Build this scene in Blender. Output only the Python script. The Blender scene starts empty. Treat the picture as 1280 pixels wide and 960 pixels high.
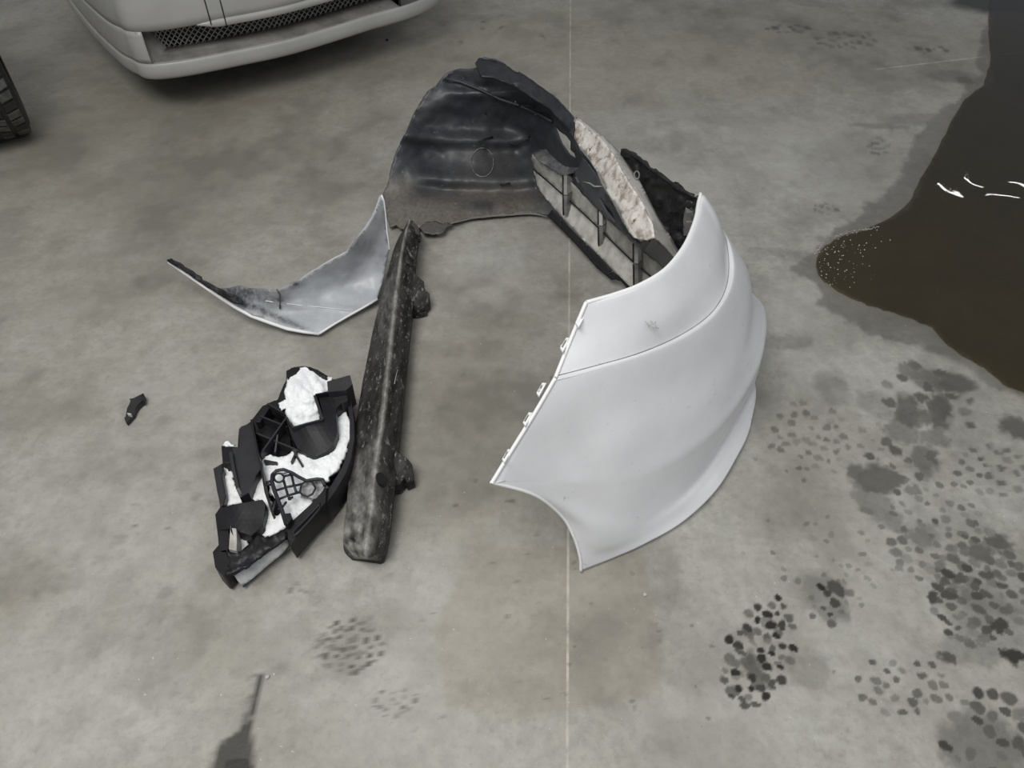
import bpy, bmesh, math, random
import numpy as np
from mathutils import Vector, Matrix, noise
from mathutils.geometry import delaunay_2d_cdt

random.seed(7)
rng = np.random.RandomState(11)
S = bpy.context.scene
C = S.collection

# ------------------------------------------------------------------ camera, world, lights, exposure
CH, PITCH, F = 1.5, math.radians(47), 960.0
cam_d = bpy.data.cameras.new('camera'); cam_d.sensor_width = 36; cam_d.lens = 27
cam_d.clip_start = 0.05
cam = bpy.data.objects.new('camera', cam_d); C.objects.link(cam)
cam.location = (0, 0, CH); cam.rotation_euler = (math.pi/2 - PITCH, 0, 0)
S.camera = cam
S.view_settings.view_transform = 'Standard'
S.view_settings.look = 'None'
S.view_settings.gamma = 1
S.view_settings.use_curve_mapping = False
S.view_settings.exposure = 0.0

w = bpy.data.worlds.new('world'); S.world = w; w.use_nodes = True
w.node_tree.nodes['Background'].inputs[0].default_value = (0.90, 0.95, 1.0, 1)
w.node_tree.nodes['Background'].inputs[1].default_value = 0.30

def area(name, loc, target, sx, sy, power, col=(1, 1, 1)):
    d = bpy.data.lights.new(name, 'AREA'); d.shape = 'RECTANGLE'; d.size = sx; d.size_y = sy
    d.energy = power; d.color = col
    o = bpy.data.objects.new(name, d); C.objects.link(o); o.location = loc
    o.rotation_euler = (Vector(target) - Vector(loc)).to_track_quat('-Z', 'Y').to_euler()
    return o
area('lamp_overhead', (-0.8, -0.1, 3.3), (0.0, 0.7, 0), 2.0, 1.3, 98, (1.0, 0.985, 0.95))
area('lamp_rear', (-1.6, 3.6, 4.6), (0, 2.2, 0), 3.0, 0.6, 12, (1.0, 0.96, 0.88))
area('lamp_side', (3.0, -0.6, 3.6), (0.2, 1.3, 0), 2.0, 1.0, 34, (0.94, 0.97, 1.0))

# ------------------------------------------------------------------ projection helpers (photo pixel + true height -> place in the world)
cp, sp = math.cos(PITCH), math.sin(PITCH)
def P(px, py, z=0.0):
    u = 480 - py
    fwd = cp*F + sp*u; dn = sp*F - cp*u
    t = (CH - z)/dn
    return Vector(((px-640)*t, fwd*t, z))
def proj(v):
    x, y, z = v[0], v[1], v[2]-CH
    dep = y*cp - z*sp; up = y*sp + z*cp
    return (640 + x/dep*F, 480 - up/dep*F)

# ------------------------------------------------------------------ materials
def hexc(r, g, b):
    f = lambda c: (c/255/12.92) if c/255 <= 0.04045 else ((c/255+0.055)/1.055)**2.4
    return (f(r), f(g), f(b), 1)
def mat(name, c1, c2=None, scale=20, lo=0.35, hi=0.65, rough=0.5, rough2=None, bump=0.0, bscale=60,
        attr=None, c3=None, metal=0.0, speck=None, speck_t=0.62, speck_scale=40, detail=6, stretch=None, spec=0.5, coat=0.0):
    m = bpy.data.materials.new(name); m.use_nodes = True
    nt = m.node_tree; N = nt.nodes; L = nt.links
    b = N['Principled BSDF']; b.inputs['Roughness'].default_value = rough
    b.inputs['Metallic'].default_value = metal
    b.inputs['Specular IOR Level'].default_value = spec
    b.inputs['Coat Weight'].default_value = coat
    b.inputs['Coat Roughness'].default_value = 0.15
    tc = N.new('ShaderNodeTexCoord'); co = tc.outputs['Object']
    if stretch:
        mp = N.new('ShaderNodeMapping'); mp.inputs['Scale'].default_value = stretch
        L.new(co, mp.inputs[0]); co = mp.outputs[0]
    col = None
    if c2:
        n = N.new('ShaderNodeTexNoise'); n.inputs['Scale'].default_value = scale; n.inputs['Detail'].default_value = detail
        n.inputs['Roughness'].default_value = 0.65
        L.new(co, n.inputs['Vector'])
        mr = N.new('ShaderNodeMapRange'); mr.inputs[1].default_value = lo; mr.inputs[2].default_value = hi
        L.new(n.outputs[0], mr.inputs[0])
        mx = N.new('ShaderNodeMix'); mx.data_type = 'RGBA'
        mx.inputs[6].default_value = c1; mx.inputs[7].default_value = c2
        L.new(mr.outputs[0], mx.inputs[0]); col = mx.outputs[2]
        if rough2 is not None:
            r = N.new('ShaderNodeMapRange'); r.inputs[3].default_value = rough; r.inputs[4].default_value = rough2
            L.new(mr.outputs[0], r.inputs[0]); L.new(r.outputs[0], b.inputs['Roughness'])
    def mixin(fac, colour):
        nonlocal col
        mx = N.new('ShaderNodeMix'); mx.data_type = 'RGBA'
        if col is None: mx.inputs[6].default_value = c1
        else: L.new(col, mx.inputs[6])
        mx.inputs[7].default_value = colour
        L.new(fac, mx.inputs[0]); col = mx.outputs[2]
    if attr:
        a = N.new('ShaderNodeAttribute'); a.attribute_name = attr
        n = N.new('ShaderNodeTexNoise'); n.inputs['Scale'].default_value = 90; n.inputs['Detail'].default_value = 5
        L.new(tc.outputs['Object'], n.inputs['Vector'])
        ma = N.new('ShaderNodeMath'); ma.operation = 'MULTIPLY_ADD'; ma.inputs[1].default_value = 1.6; ma.inputs[2].default_value = 0.2
        L.new(n.outputs[0], ma.inputs[0])
        mb = N.new('ShaderNodeMath'); mb.operation = 'MULTIPLY'; mb.use_clamp = True
        L.new(ma.outputs[0], mb.inputs[0]); L.new(a.outputs['Fac'], mb.inputs[1])
        mixin(mb.outputs[0], c3)
    if speck:
        n = N.new('ShaderNodeTexNoise'); n.inputs['Scale'].default_value = speck_scale; n.inputs['Detail'].default_value = 8
        n.inputs['Roughness'].default_value = 0.75
        L.new(co, n.inputs['Vector'])
        mr = N.new('ShaderNodeMapRange'); mr.inputs[1].default_value = speck_t; mr.inputs[2].default_value = speck_t+0.06
        L.new(n.outputs[0], mr.inputs[0]); mixin(mr.outputs[0], speck)
    if col is None: b.inputs['Base Color'].default_value = c1
    else: L.new(col, b.inputs['Base Color'])
    if bump:
        n = N.new('ShaderNodeTexNoise'); n.inputs['Scale'].default_value = bscale; n.inputs['Detail'].default_value = 6
        L.new(co, n.inputs['Vector'])
        bp = N.new('ShaderNodeBump'); bp.inputs['Strength'].default_value = bump; bp.inputs['Distance'].default_value = 0.004
        L.new(n.outputs[0], bp.inputs['Height']); L.new(bp.outputs[0], b.inputs['Normal'])
    return m

M = {}
M['white'] = mat('white_paint', (0.70, 0.70, 0.715, 1), (0.63, 0.63, 0.645, 1), 5, rough=0.34, spec=0.4, speck=(0.50, 0.485, 0.455, 1), speck_t=0.625, speck_scale=34, coat=0.3)
M['scuffc'] = mat('scuff_grime', (.30, .27, .22, 1), (.5, .48, .45, 1), 90, rough=.6)
M['edge'] = mat('white_edge', (0.78, 0.78, 0.775, 1), rough=0.5)
M['shell'] = mat('black_inner_plastic', (0.020, 0.024, 0.031, 1), (0.040, 0.044, 0.051, 1), 9, rough=0.42, rough2=0.55, bump=0.25, bscale=45,
                 attr='dust', c3=(0.15, 0.13, 0.108, 1), speck=(0.17, 0.17, 0.17, 1), speck_t=0.625, speck_scale=42, spec=0.55)
M['brim'] = mat('dark_brim_plastic', (0.008, 0.009, 0.012, 1), (0.020, 0.022, 0.027, 1), 14, rough=0.45, bump=0.3, spec=.4, speck=(0.09, 0.09, 0.09, 1), speck_t=0.66, speck_scale=50)
M['black'] = mat('black_plastic', (0.012, 0.012, 0.014, 1), (0.022, 0.022, 0.024, 1), 30, rough=0.5, bump=0.2, spec=.3)
M['blackwall'] = mat('torn_black_plastic', (0.008, 0.008, 0.009, 1), (0.028, 0.028, 0.029, 1), 22, rough=0.55, bump=0.6, bscale=70, speck=(0.16, 0.16, 0.15, 1), speck_t=0.66, speck_scale=50, spec=.3)
M['smooth'] = mat('slate_plastic', (0.055, 0.06, 0.070, 1), (0.085, 0.09, 0.10, 1), 12, rough=0.42)
M['wing'] = mat('primer_inner_face', (0.47, 0.485, 0.505, 1), (0.35, 0.36, 0.38, 1), 12, rough=0.42, attr='dust', c3=(0.07, 0.075, 0.085, 1), spec=0.5,
                speck=(0.58, 0.59, 0.60, 1), speck_t=0.62, speck_scale=26)
M['slat'] = mat('dirty_grey_slat', (0.64, 0.62, 0.58, 1), (0.40, 0.38, 0.35, 1), 24, rough=0.5, bump=0.15, spec=0.4)
M['slat2'] = mat('dirty_grey_slat_dark', (0.48, 0.46, 0.42, 1), (0.26, 0.25, 0.23, 1), 22, rough=0.5, bump=0.15)
M['dusty'] = mat('dusty_grey_plastic', (0.13, 0.135, 0.14, 1), (0.24, 0.235, 0.22, 1), 14, rough=0.5)
M['dusty2'] = mat('dusty_slate_plastic', (0.07, 0.075, 0.085, 1), (0.20, 0.195, 0.185, 1), 18, lo=.42, hi=.66, rough=0.5)
M['dirtwhite'] = mat('salted_white_face', (0.68, 0.64, 0.60, 1), (0.34, 0.285, 0.235, 1), 34, lo=0.47, hi=0.62, rough=0.6, bump=0.5, bscale=60,
                     speck=(0.13, 0.10, 0.075, 1), speck_t=0.58, speck_scale=60)
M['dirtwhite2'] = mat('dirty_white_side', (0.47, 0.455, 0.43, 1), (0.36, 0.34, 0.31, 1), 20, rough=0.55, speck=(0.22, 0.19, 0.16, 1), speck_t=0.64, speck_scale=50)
M['rib'] = mat('grey_rib', (0.15, 0.15, 0.15, 1), (0.28, 0.27, 0.26, 1), 30, rough=0.4)
M['dark'] = mat('near_black', (0.006, 0.006, 0.007, 1), rough=0.55)
M['beam'] = mat('caked_black_foam', (0.010, 0.0095, 0.0095, 1), (0.050, 0.046, 0.042, 1), 30, lo=.42, hi=.66, rough=0.62, bump=1.0, bscale=60, spec=.3,
                attr='dust', c3=(0.40, 0.385, 0.36, 1), speck=(0.20, 0.195, 0.185, 1), speck_t=0.56, speck_scale=85, stretch=(1, .4, 1))
M['lamp'] = mat('headlamp_black_plastic', (0.008, 0.008, 0.009, 1), (0.014, 0.014, 0.016, 1), 25, rough=0.42, spec=.25)
M['lampgrey'] = mat('headlamp_charcoal_plastic', (0.018, 0.018, 0.020, 1), (0.026, 0.026, 0.029, 1), 25, rough=0.40, spec=.35)
M['snow'] = mat('snow', (0.86, 0.87, 0.88, 1), (0.72, 0.73, 0.745, 1), 22, lo=0.5, hi=0.72, rough=0.8, bump=0.7, bscale=120, speck=(0.38, 0.38, 0.38, 1), speck_t=0.70, speck_scale=60)
M['slush'] = mat('grey_slush', (0.50, 0.50, 0.50, 1), (0.14, 0.14, 0.14, 1), 60, rough=0.5, bump=0.8, bscale=160)
M['lens'] = mat('scuffed_clear_lens', (0.58, 0.58, 0.59, 1), (0.34, 0.34, 0.35, 1), 14, rough=0.25, coat=0.6)
M['car'] = mat('dirty_grey_white_paint', (0.40, 0.395, 0.385, 1), (0.345, 0.34, 0.325, 1), 5, rough=0.4, speck=(0.25, 0.235, 0.21, 1), speck_t=0.64, speck_scale=22, coat=0.25)
M['cardirt'] = mat('road_grimed_paint', (0.33, 0.32, 0.305, 1), (0.17, 0.16, 0.145, 1), 9, rough=0.5, stretch=(1, 1, 0.35))
M['mesh'] = mat('grille_wire', (0.40, 0.39, 0.37, 1), rough=0.5)
M['rubber'] = mat('tyre_rubber', (0.010, 0.010, 0.011, 1), (0.028, 0.027, 0.025, 1), 20, rough=0.6, bump=0.3)
M['rubberdust'] = mat('dusty_tread', (0.10, 0.10, 0.092, 1), (0.04, 0.04, 0.037, 1), 30, rough=0.7)
M['foam'] = mat('foam_bubble', (0.42, 0.41, 0.39, 1), rough=0.15)

# ------------------------------------------------------------------ object helpers
def link(o, parent=None):
    C.objects.link(o)
    if parent is not None:
        o.parent = parent
        o.matrix_parent_inverse = Matrix.Translation(-Vector(parent_world(parent)))
    return o
def parent_world(p):
    v = Vector(p.location)
    if p.parent is not None:
        # parts keep their own origin at the world origin, so only roots carry an offset
        return Vector((0, 0, 0))
    return v
def thing(name, label, cat, loc=(0, 0, 0), group=None):
    o = bpy.data.objects.new(name, None); o.empty_display_size = 0.1
    o.location = loc; C.objects.link(o); o['label'] = label; o['category'] = cat
    if group: o['group'] = group
    return o
def tag(o, label, cat, group=None, kind=None):
    o['label'] = label; o['category'] = cat
    if group: o['group'] = group
    if kind: o['kind'] = kind
    return o
def mesh_obj(name, vs, fs, m, parent=None, smooth=True, attrs=None, thick=0, offset=-1):
    me = bpy.data.meshes.new(name)
    me.from_pydata([tuple(v) for v in vs], [], [tuple(f) for f in fs])
    me.validate(); me.update()
    if smooth: me.polygons.foreach_set('use_smooth', [True]*len(me.polygons))
    me.materials.append(m if not isinstance(m, str) else M[m])
    if attrs:
        for k, a in attrs.items():
            at = me.attributes.new(k, 'FLOAT', 'POINT'); at.data.foreach_set('value', np.asarray(a, dtype=np.float32))
    o = bpy.data.objects.new(name, me)
    if parent is not None:
        C.objects.link(o); o.parent = parent
        if parent.parent is None: o.location = -Vector(parent.location)
    else: C.objects.link(o)
    if thick:
        md = o.modifiers.new('thickness', 'SOLIDIFY'); md.thickness = thick; md.offset = offset
    return o

def inside(px, py, poly):
    r = np.zeros(np.shape(px), bool); n = len(poly); j = n-1
    for i in range(n):
        xi, yi = poly[i]; xj, yj = poly[j]
        if yi != yj:
            c = ((yi > py) != (yj > py)) & (px < (xj-xi)*(py-yi)/(yj-yi)+xi)
            r ^= c
        j = i
    return r
def rbf(pts):
    A = np.array(pts, float); X = A[:, :2]/100; z = A[:, 2]; n = len(X)
    if n < 3:
        return lambda px, py: np.full(np.shape(px), z.mean())
    d = np.linalg.norm(X[:, None]-X[None], axis=2)
    K = np.where(d > 0, d*d*np.log(np.maximum(d, 1e-9)), 0) + np.eye(n)*1e-4
    Q = np.hstack([np.ones((n, 1)), X])
    Mx = np.block([[K, Q], [Q.T, np.zeros((3, 3))]]) + np.diag([0]*n+[1e-9]*3)
    s = np.linalg.lstsq(Mx, np.concatenate([z, [0, 0, 0]]), rcond=None)[0]
    def f(px, py):
        p = np.stack([np.ravel(px), np.ravel(py)], 1)/100
        d = np.linalg.norm(p[:, None]-X[None], axis=2)
        K = np.where(d > 0, d*d*np.log(np.maximum(d, 1e-9)), 0)
        r = K@s[:n] + s[n] + p@s[n+1:]
        return r
    return f
def resample(poly, step, closed=True, jag=0):
    out = []; n = len(poly)
    for i in range(n if closed else n-1):
        a = poly[i]; b = poly[(i+1) % n]
        k = max(1, int(math.hypot(b[0]-a[0], b[1]-a[1])/step))
        for q in range(k):
            t = q/k; x = a[0]+(b[0]-a[0])*t; y = a[1]+(b[1]-a[1])*t
            if jag and q: x += random.uniform(-jag, jag); y += random.uniform(-jag, jag)
            out.append((x, y))
    if not closed: out.append(poly[-1])
    return out
def chaikin(poly, n=1):
    for _ in range(n):
        o = []
        for i in range(len(poly)):
            a = poly[i]; b = poly[(i+1) % len(poly)]
            o += [(a[0]*.75+b[0]*.25, a[1]*.75+b[1]*.25), (a[0]*.25+b[0]*.75, a[1]*.25+b[1]*.75)]
        poly = o
    return poly
def tri_poly(outline, holes, step, jag=0):
    loops = [resample(outline, step, jag=jag)] + [resample(h, step*.7, jag=0) for h in holes]
    vs, es = [], []
    for lp in loops:
        s = len(vs); vs += [Vector(p) for p in lp]
        es += [(s+i, s+(i+1) % len(lp)) for i in range(len(lp))]
    nb = len(vs)
    xs = [p[0] for p in outline]; ys = [p[1] for p in outline]
    gx, gy = np.meshgrid(np.arange(min(xs), max(xs), step), np.arange(min(ys), max(ys), step*.87))
    gx = gx + (np.arange(gx.shape[0]) % 2)[:, None]*step/2
    gx = gx.ravel(); gy = gy.ravel()
    ok = inside(gx, gy, loops[0])
    for h in loops[1:]: ok &= ~inside(gx, gy, h)
    bp = np.array([tuple(v) for v in vs])
    gx, gy = gx[ok], gy[ok]
    if len(gx):
        dm = np.min(np.hypot(gx[:, None]-bp[None, :, 0], gy[:, None]-bp[None, :, 1]), axis=1)
        k = dm > step*.45
        vs += [Vector((a, b)) for a, b in zip(gx[k], gy[k])]
    r = delaunay_2d_cdt(vs, es, [], 0, 1e-4)
    V = np.array([tuple(v) for v in r[0]]); T = [f for f in r[2] if len(f) == 3]
    T = np.array(T)
    c = V[T].mean(axis=1)
    k = inside(c[:, 0], c[:, 1], loops[0])
    for h in loops[1:]: k &= ~inside(c[:, 0], c[:, 1], h)
    T = T[k]
    a = V[T[:, 0]]; b = V[T[:, 1]]; d = V[T[:, 2]]
    ar = (b[:, 0]-a[:, 0])*(d[:, 1]-a[:, 1])-(b[:, 1]-a[:, 1])*(d[:, 0]-a[:, 0])
    T[ar > 0] = T[ar > 0][:, ::-1]         # image y is down: this makes the faces look up / at the viewer
    used = np.unique(T); mp = -np.ones(len(V), int); mp[used] = np.arange(len(used))
    return V[used], mp[T]
def lift(V, Z):
    u = 480 - V[:, 1]; fwd = cp*F+sp*u; dn = sp*F-cp*u; t = (CH-Z)/dn
    return np.stack([(V[:, 0]-640)*t, fwd*t, Z], 1)
def sheet(name, outline, hts, m, parent=None, holes=(), step=5, thick=0.004, jag=0, relief=None, dust=None, smooth=True):
    V, T = tri_poly(outline, list(holes), step, jag)
    f = rbf(hts) if not isinstance(hts, (int, float)) else (lambda a, b: np.full(len(a), float(hts)))
    Z = f(V[:, 0], V[:, 1])
    if relief: Z = Z + relief(V[:, 0], V[:, 1])
    Z = np.maximum(Z, thick+0.0015)
    W = lift(V, Z)
    at = {'dust': dust(V[:, 0], V[:, 1])} if dust else {'dust': np.zeros(len(V))}
    return mesh_obj(name, W, T, m, parent, smooth, at, thick)
def block(name, top, z1, z0, m, parent=None, bevel=0.0025, step=9, hts=None, taper=1.0, holes=()):
    """solid with the given top outline (height z1 or hts) and straight walls down to z0"""
    V, T = tri_poly(top, list(holes), step)
    Z = rbf(hts)(V[:, 0], V[:, 1]) if hts else np.full(len(V), z1)
    W = lift(V, Z); n = len(W)
    cx = W[:, :2].mean(axis=0)
    B = W.copy(); B[:, :2] = cx + (W[:, :2]-cx)*taper; B[:, 2] = z0
    fs = [tuple(t) for t in T] + [tuple(t[::-1]+n) for t in T]
    cnt = {}
    for t in T:
        for i in range(3):
            e = (t[i], t[(i+1) % 3]); cnt[tuple(sorted(e))] = cnt.get(tuple(sorted(e)), []) + [e]
    for k, l in cnt.items():
        if len(l) == 1:
            a, b = l[0]; fs.append((b, a, a+n, b+n))
    o = mesh_obj(name, np.vstack([W, B]), fs, m, parent, False)
    if bevel:
        md = o.modifiers.new('bevel', 'BEVEL'); md.width = bevel; md.segments = 2; md.limit_method = 'ANGLE'; md.angle_limit = math.radians(50)
    return o
def tube_mesh(pts, r, seg=8, closed=False):
    pts = [Vector(p) for p in pts]; n = len(pts); vs, fs = [], []
    for i, p in enumerate(pts):
        if closed: d = pts[(i+1) % n]-pts[i-1]
        else: d = pts[min(i+1, n-1)]-pts[max(i-1, 0)]
        d.normalize()
        up = Vector((0, 0, 1)) if abs(d.z) < .9 else Vector((1, 0, 0))
        a = d.cross(up).normalized(); b = a.cross(d)
        rr = r[i] if isinstance(r, (list, tuple)) else r
        for k in range(seg):
            t = 2*math.pi*k/seg; vs.append(p+a*math.cos(t)*rr+b*math.sin(t)*rr)
    m = n if closed else n-1
    for i in range(m):
        for k in range(seg):
            j = (i+1) % n
            fs.append((i*seg+k, i*seg+(k+1) % seg, j*seg+(k+1) % seg, j*seg+k))
    if not closed:
        fs.append(tuple(range(seg))[::-1]); fs.append(tuple((n-1)*seg+k for k in range(seg)))
    return vs, fs
def tube(name, pts, r, m, parent=None, seg=8, closed=False):
    vs, fs = tube_mesh(pts, r, seg, closed)
    return mesh_obj(name, vs, fs, m, parent)
def merge(parts):
    vs, fs = [], []
    for v, f in parts:
        s = len(vs); vs += [tuple(a) for a in v]; fs += [tuple(i+s for i in g) for g in f]
    return vs, fs
def wall_strip(name, top, drop, m, parent=None, thick=0.003, step=5, jag=0):
    """upright web: line of (px,py,z) with a real height 'drop' below it"""
    pts = [P(*t) for t in top]; line = []
    for a, b in zip(pts, pts[1:]):
        k = max(1, int((b-a).length/0.02))
        line += [a.lerp(b, i/k) for i in range(k)]
    line.append(pts[-1]); vs, fs = [], []
    for p in line: vs += [p, Vector((p.x, p.y, max(p.z-drop, 0.004)))]
    for i in range(len(line)-1): fs.append((2*i, 2*i+1, 2*i+3, 2*i+2))
    return mesh_obj(name, vs, fs, m, parent, False, None, thick, 0)
def cr(p0, p1, p2, p3, t):
    return 0.5*((2*p1)+(-p0+p2)*t+(2*p0-5*p1+4*p2-p3)*t*t+(-p0+3*p1-3*p2+p3)*t**3)
def crline(P_, n, axis=0):
    P_ = np.asarray(P_, float)
    if axis == 1: return np.swapaxes(crline(np.swapaxes(P_, 0, 1), n), 0, 1)
    o = []; k = len(P_)
    for i in range(k-1):
        a = P_[i-1] if i > 0 else 2*P_[0]-P_[1]; d = P_[i+2] if i+2 < k else 2*P_[-1]-P_[-2]
        for q in range(n): o.append(cr(a, P_[i], P_[i+1], d, q/n))
    o.append(P_[-1]); return np.array(o)
def grid_obj(name, G, m, parent=None, nu=6, nv=6, thick=0.004, dust=None, smooth=True, flip=False):
    G = np.array(G, float)
    if nu: G = crline(G, nu, 0)
    if nv: G = crline(G, nv, 1)
    a, b = G.shape[:2]; vs = G.reshape(-1, 3)
    fs = [(i*b+j, (i+1)*b+j, (i+1)*b+j+1, i*b+j+1) for i in range(a-1) for j in range(b-1)]
    if flip: fs = [f[::-1] for f in fs]
    at = {'dust': dust(vs)} if dust is not None else {'dust': np.zeros(len(vs))}
    return mesh_obj(name, vs, fs, m, parent, smooth, at, thick), G

# ------------------------------------------------------------------ value noise (numpy) for the floor
def vnoise(x, y, seed=0):
    xi = np.floor(x).astype(np.int64); yi = np.floor(y).astype(np.int64); fx = x-xi; fy = y-yi
    fx = fx*fx*(3-2*fx); fy = fy*fy*(3-2*fy)
    def h(a, b):
        v = (a*374761393 + b*668265263 + seed*1442695041) & 0xffffffff
        v = ((v ^ (v >> 13))*1274126177) & 0xffffffff
        return ((v ^ (v >> 16)) & 0xffff)/65535.0
    return (h(xi, yi)*(1-fx)+h(xi+1, yi)*fx)*(1-fy)+(h(xi, yi+1)*(1-fx)+h(xi+1, yi+1)*fx)*fy
def fbm(x, y, s, seed=0, oct=4):
    r = 0; a = .5; t = 0
    for i in range(oct):
        r = r + a*vnoise(x*s, y*s, seed+i*17); t += a; a *= .55; s *= 2.07
    return r/t
def sstep(a, b, v):
    t = np.clip((v-a)/(b-a), 0, 1); return t*t*(3-2*t)

# ------------------------------------------------------------------ FLOOR
def axis(segs):
    o = [segs[0][0]]
    for a, b, d in segs: o += list(np.linspace(a, b, max(1, int(round((b-a)/d)))+1)[1:])
    return np.array(o)
gx = axis([(-9, -3, .5), (-3, -1.3, .03), (-1.3, .1, .011), (.1, 1.15, .0036), (1.15, 2.8, .011), (2.8, 9, .5)])
gy = axis([(-5, 0.2, .5), (.2, .42, .02), (.42, 1.15, .0036), (1.15, 1.6, .007), (1.6, 2.6, .010), (2.6, 4.3, .02), (4.3, 11, .5)])
X, Y = np.meshgrid(gx, gy)
wet = np.zeros_like(X); brown = np.zeros_like(X); tone = np.zeros_like(X); pale = np.zeros_like(X)
wx = (fbm(X, Y, 9, 3)-.5)*.10; wy = (fbm(X, Y, 9, 5)-.5)*.10
fx_ = (fbm(X, Y, 60, 13, 3)-.5)*.022; fy_ = (fbm(X, Y, 60, 15, 3)-.5)*.022
def Wp(poly): return [tuple(P(a, b)[:2]) for a, b in poly]
def polymask(poly, soft=.02, warp=1.0):
    """soft mask of a floor polygon given in photo pixels"""
    w_ = Wp(poly); px = X+wx*warp+fx_*.6; py = Y+wy*warp+fy_*.6
    ins = inside(px, py, w_)
    dmin = np.full(X.shape, 9.0)
    for i in range(len(w_)):
        ax, ay = w_[i]; bx, by = w_[(i+1) % len(w_)]
        dx, dy = bx-ax, by-ay; l = dx*dx+dy*dy+1e-12
        t = np.clip(((px-ax)*dx+(py-ay)*dy)/l, 0, 1)
        dmin = np.minimum(dmin, np.hypot(px-ax-t*dx, py-ay-t*dy))
    sd = np.where(ins, -dmin, dmin)
    return 1-sstep(-soft, soft, sd)
def blob(px, py, rx, ry, ang=0, s=1.0, soft=.35, arr=None, warp=1.0):
    """one stain; pixel centre and pixel radii, turned into metres on the floor"""
    c = P(px, py); ex = (P(px+rx, py)-c).length; ey = (P(px, py+ry)-P(px, py-ry)).length/2
    r = max(ex, ey)*1.6+.02
    i0, i1 = np.searchsorted(gx, [c.x-r, c.x+r]); j0, j1 = np.searchsorted(gy, [c.y-r, c.y+r])
    if i1 <= i0 or j1 <= j0: return
    sl = (slice(j0, j1), slice(i0, i1))
    dx = X[sl]-c.x+fx_[sl]*warp; dy = Y[sl]-c.y+fy_[sl]*warp
    ca, sa = math.cos(ang), math.sin(ang)
    u = (dx*ca+dy*sa)/ex; v = (-dx*sa+dy*ca)/ey
    d = np.sqrt(u*u+v*v); k = s*(1-sstep(1-soft, 1+soft, d))
    arr[sl] = np.maximum(arr[sl], k)
# puddle bed and its damp border
damp = [(1228, -30), (1230, 15), (1229, 60), (1210, 115), (1190, 130), (1155, 150), (1142, 182), (1125, 212), (1100, 245), (1072, 272), (1045, 287), (1015, 310), (1003, 338),
        (1025, 382), (1055, 408), (1090, 416), (1125, 424), (1175, 442), (1215, 470), (1240, 488), (1420, 520), (1900, 600), (1900, -30)]
wet = np.maximum(wet, .42*polymask(damp, .012))
water = [(1240, -30), (1236, 30), (1238, 100), (1205, 125), (1190, 150), (1170, 190), (1150, 225), (1138, 252), (1112, 273), (1080, 287), (1048, 296), (1026, 310), (1019, 328), (1024, 348), (1048, 365),
         (1080, 380), (1130, 394), (1165, 409), (1187, 435), (1230, 460), (1270, 492), (1420, 530), (1900, 615), (1900, -30)]
wet = np.maximum(wet, .62*polymask(water, .015, .3))
brown = np.maximum(brown, .8*polymask(water, .05, .3))
wet = np.maximum(wet, .95*polymask([(1175, -30), (1190, 6), (1230, 16), (1420, 30), (1420, -30)], .06, 1))  # near-black patch in the far right corner, drawn through this mask
# dark liquid run at the bottom
wet = np.maximum(wet, .80*polymask([(322, 842), (334, 842), (328, 862), (318, 890), (314, 905), (315, 930), (318, 960), (322, 1000), (250, 1000), (262, 958), (275, 930), (297, 911), (307, 900), (313, 880), (318, 862)], .006, .12))
wet = np.maximum(wet, .60*polymask([(318, 850), (322, 850), (320, 875), (316, 872)], .004, .1))
wet = np.maximum(wet, .95*polymask([(284, 948), (312, 944), (316, 1000), (270, 1000)], .006, .2))
# big wet patches bottom right
for a in [(1095, 600, 30, 18, .2, .62), (1088, 625, 18, 24, 0, .38), (1110, 640, 14, 22, 0, .34), (1075, 595, 14, 16, 0, .55), (1120, 598, 12, 9, .2, .6),
          (1135, 515, 15, 22, -.35, .62), (1128, 540, 22, 14, 0, .40), (1175, 515, 14, 24, -.4, .60), (1155, 520, 10, 8, 0, .55), (1168, 548, 18, 10, 0, .4),
          (1165, 475, 28, 12, -.2, .48), (1195, 478, 24, 12, -.2, .62), (1135, 462, 16, 8, 0, .45), (1155, 575, 14, 20, -.4, .45), (1162, 570, 10, 8, 0, .6),
          (1040, 485, 22, 20, .2, .26), (1098, 505, 26, 16, -.3, .24), (1150, 672, 16, 12, 0, .42), (1150, 668, 22, 18, 0, .22),
          (1270, 535, 20, 14, 0, .62), (1030, 745, 26, 30, 0, .28), (1045, 735, 12, 10, 0, .75), (1040, 765, 20, 14, 0, .4),
          (940, 835, 14, 20, .3, .62), (1265, 820, 18, 10, 0, .85), (1250, 680, 18, 10, 0, .6), (1225, 690, 16, 10, .3, .55), (1180, 820, 10, 8, 0, .7), (1250, 782, 12, 8, 0, .8),
          (1235, 930, 46, 40, 0, .46), (1200, 940, 24, 36, 0, .42), (1230, 770, 50, 44, 0, .24), (1010, 835, 26, 26, 0, .22), (1215, 810, 40, 20, 0, .28),
          (1160, 150, 60, 8, 0, .25), (1100, 158, 40, 3, -.1, .3), (985, 428, 36, 8, .1, .22), (1035, 378, 18, 6, .1, .4), (990, 318, 40, 5, -.25, .22), (1040, 300, 20, 5, 0, .3),
          (1190, 95, 30, 7, .1, .35), (1205, 100, 12, 5, 0, .55), (1245, 55, 14, 6, 0, .25)]:
    blob(*a[:5], s=a[5], soft=.30, arr=wet, warp=1.3)
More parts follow.
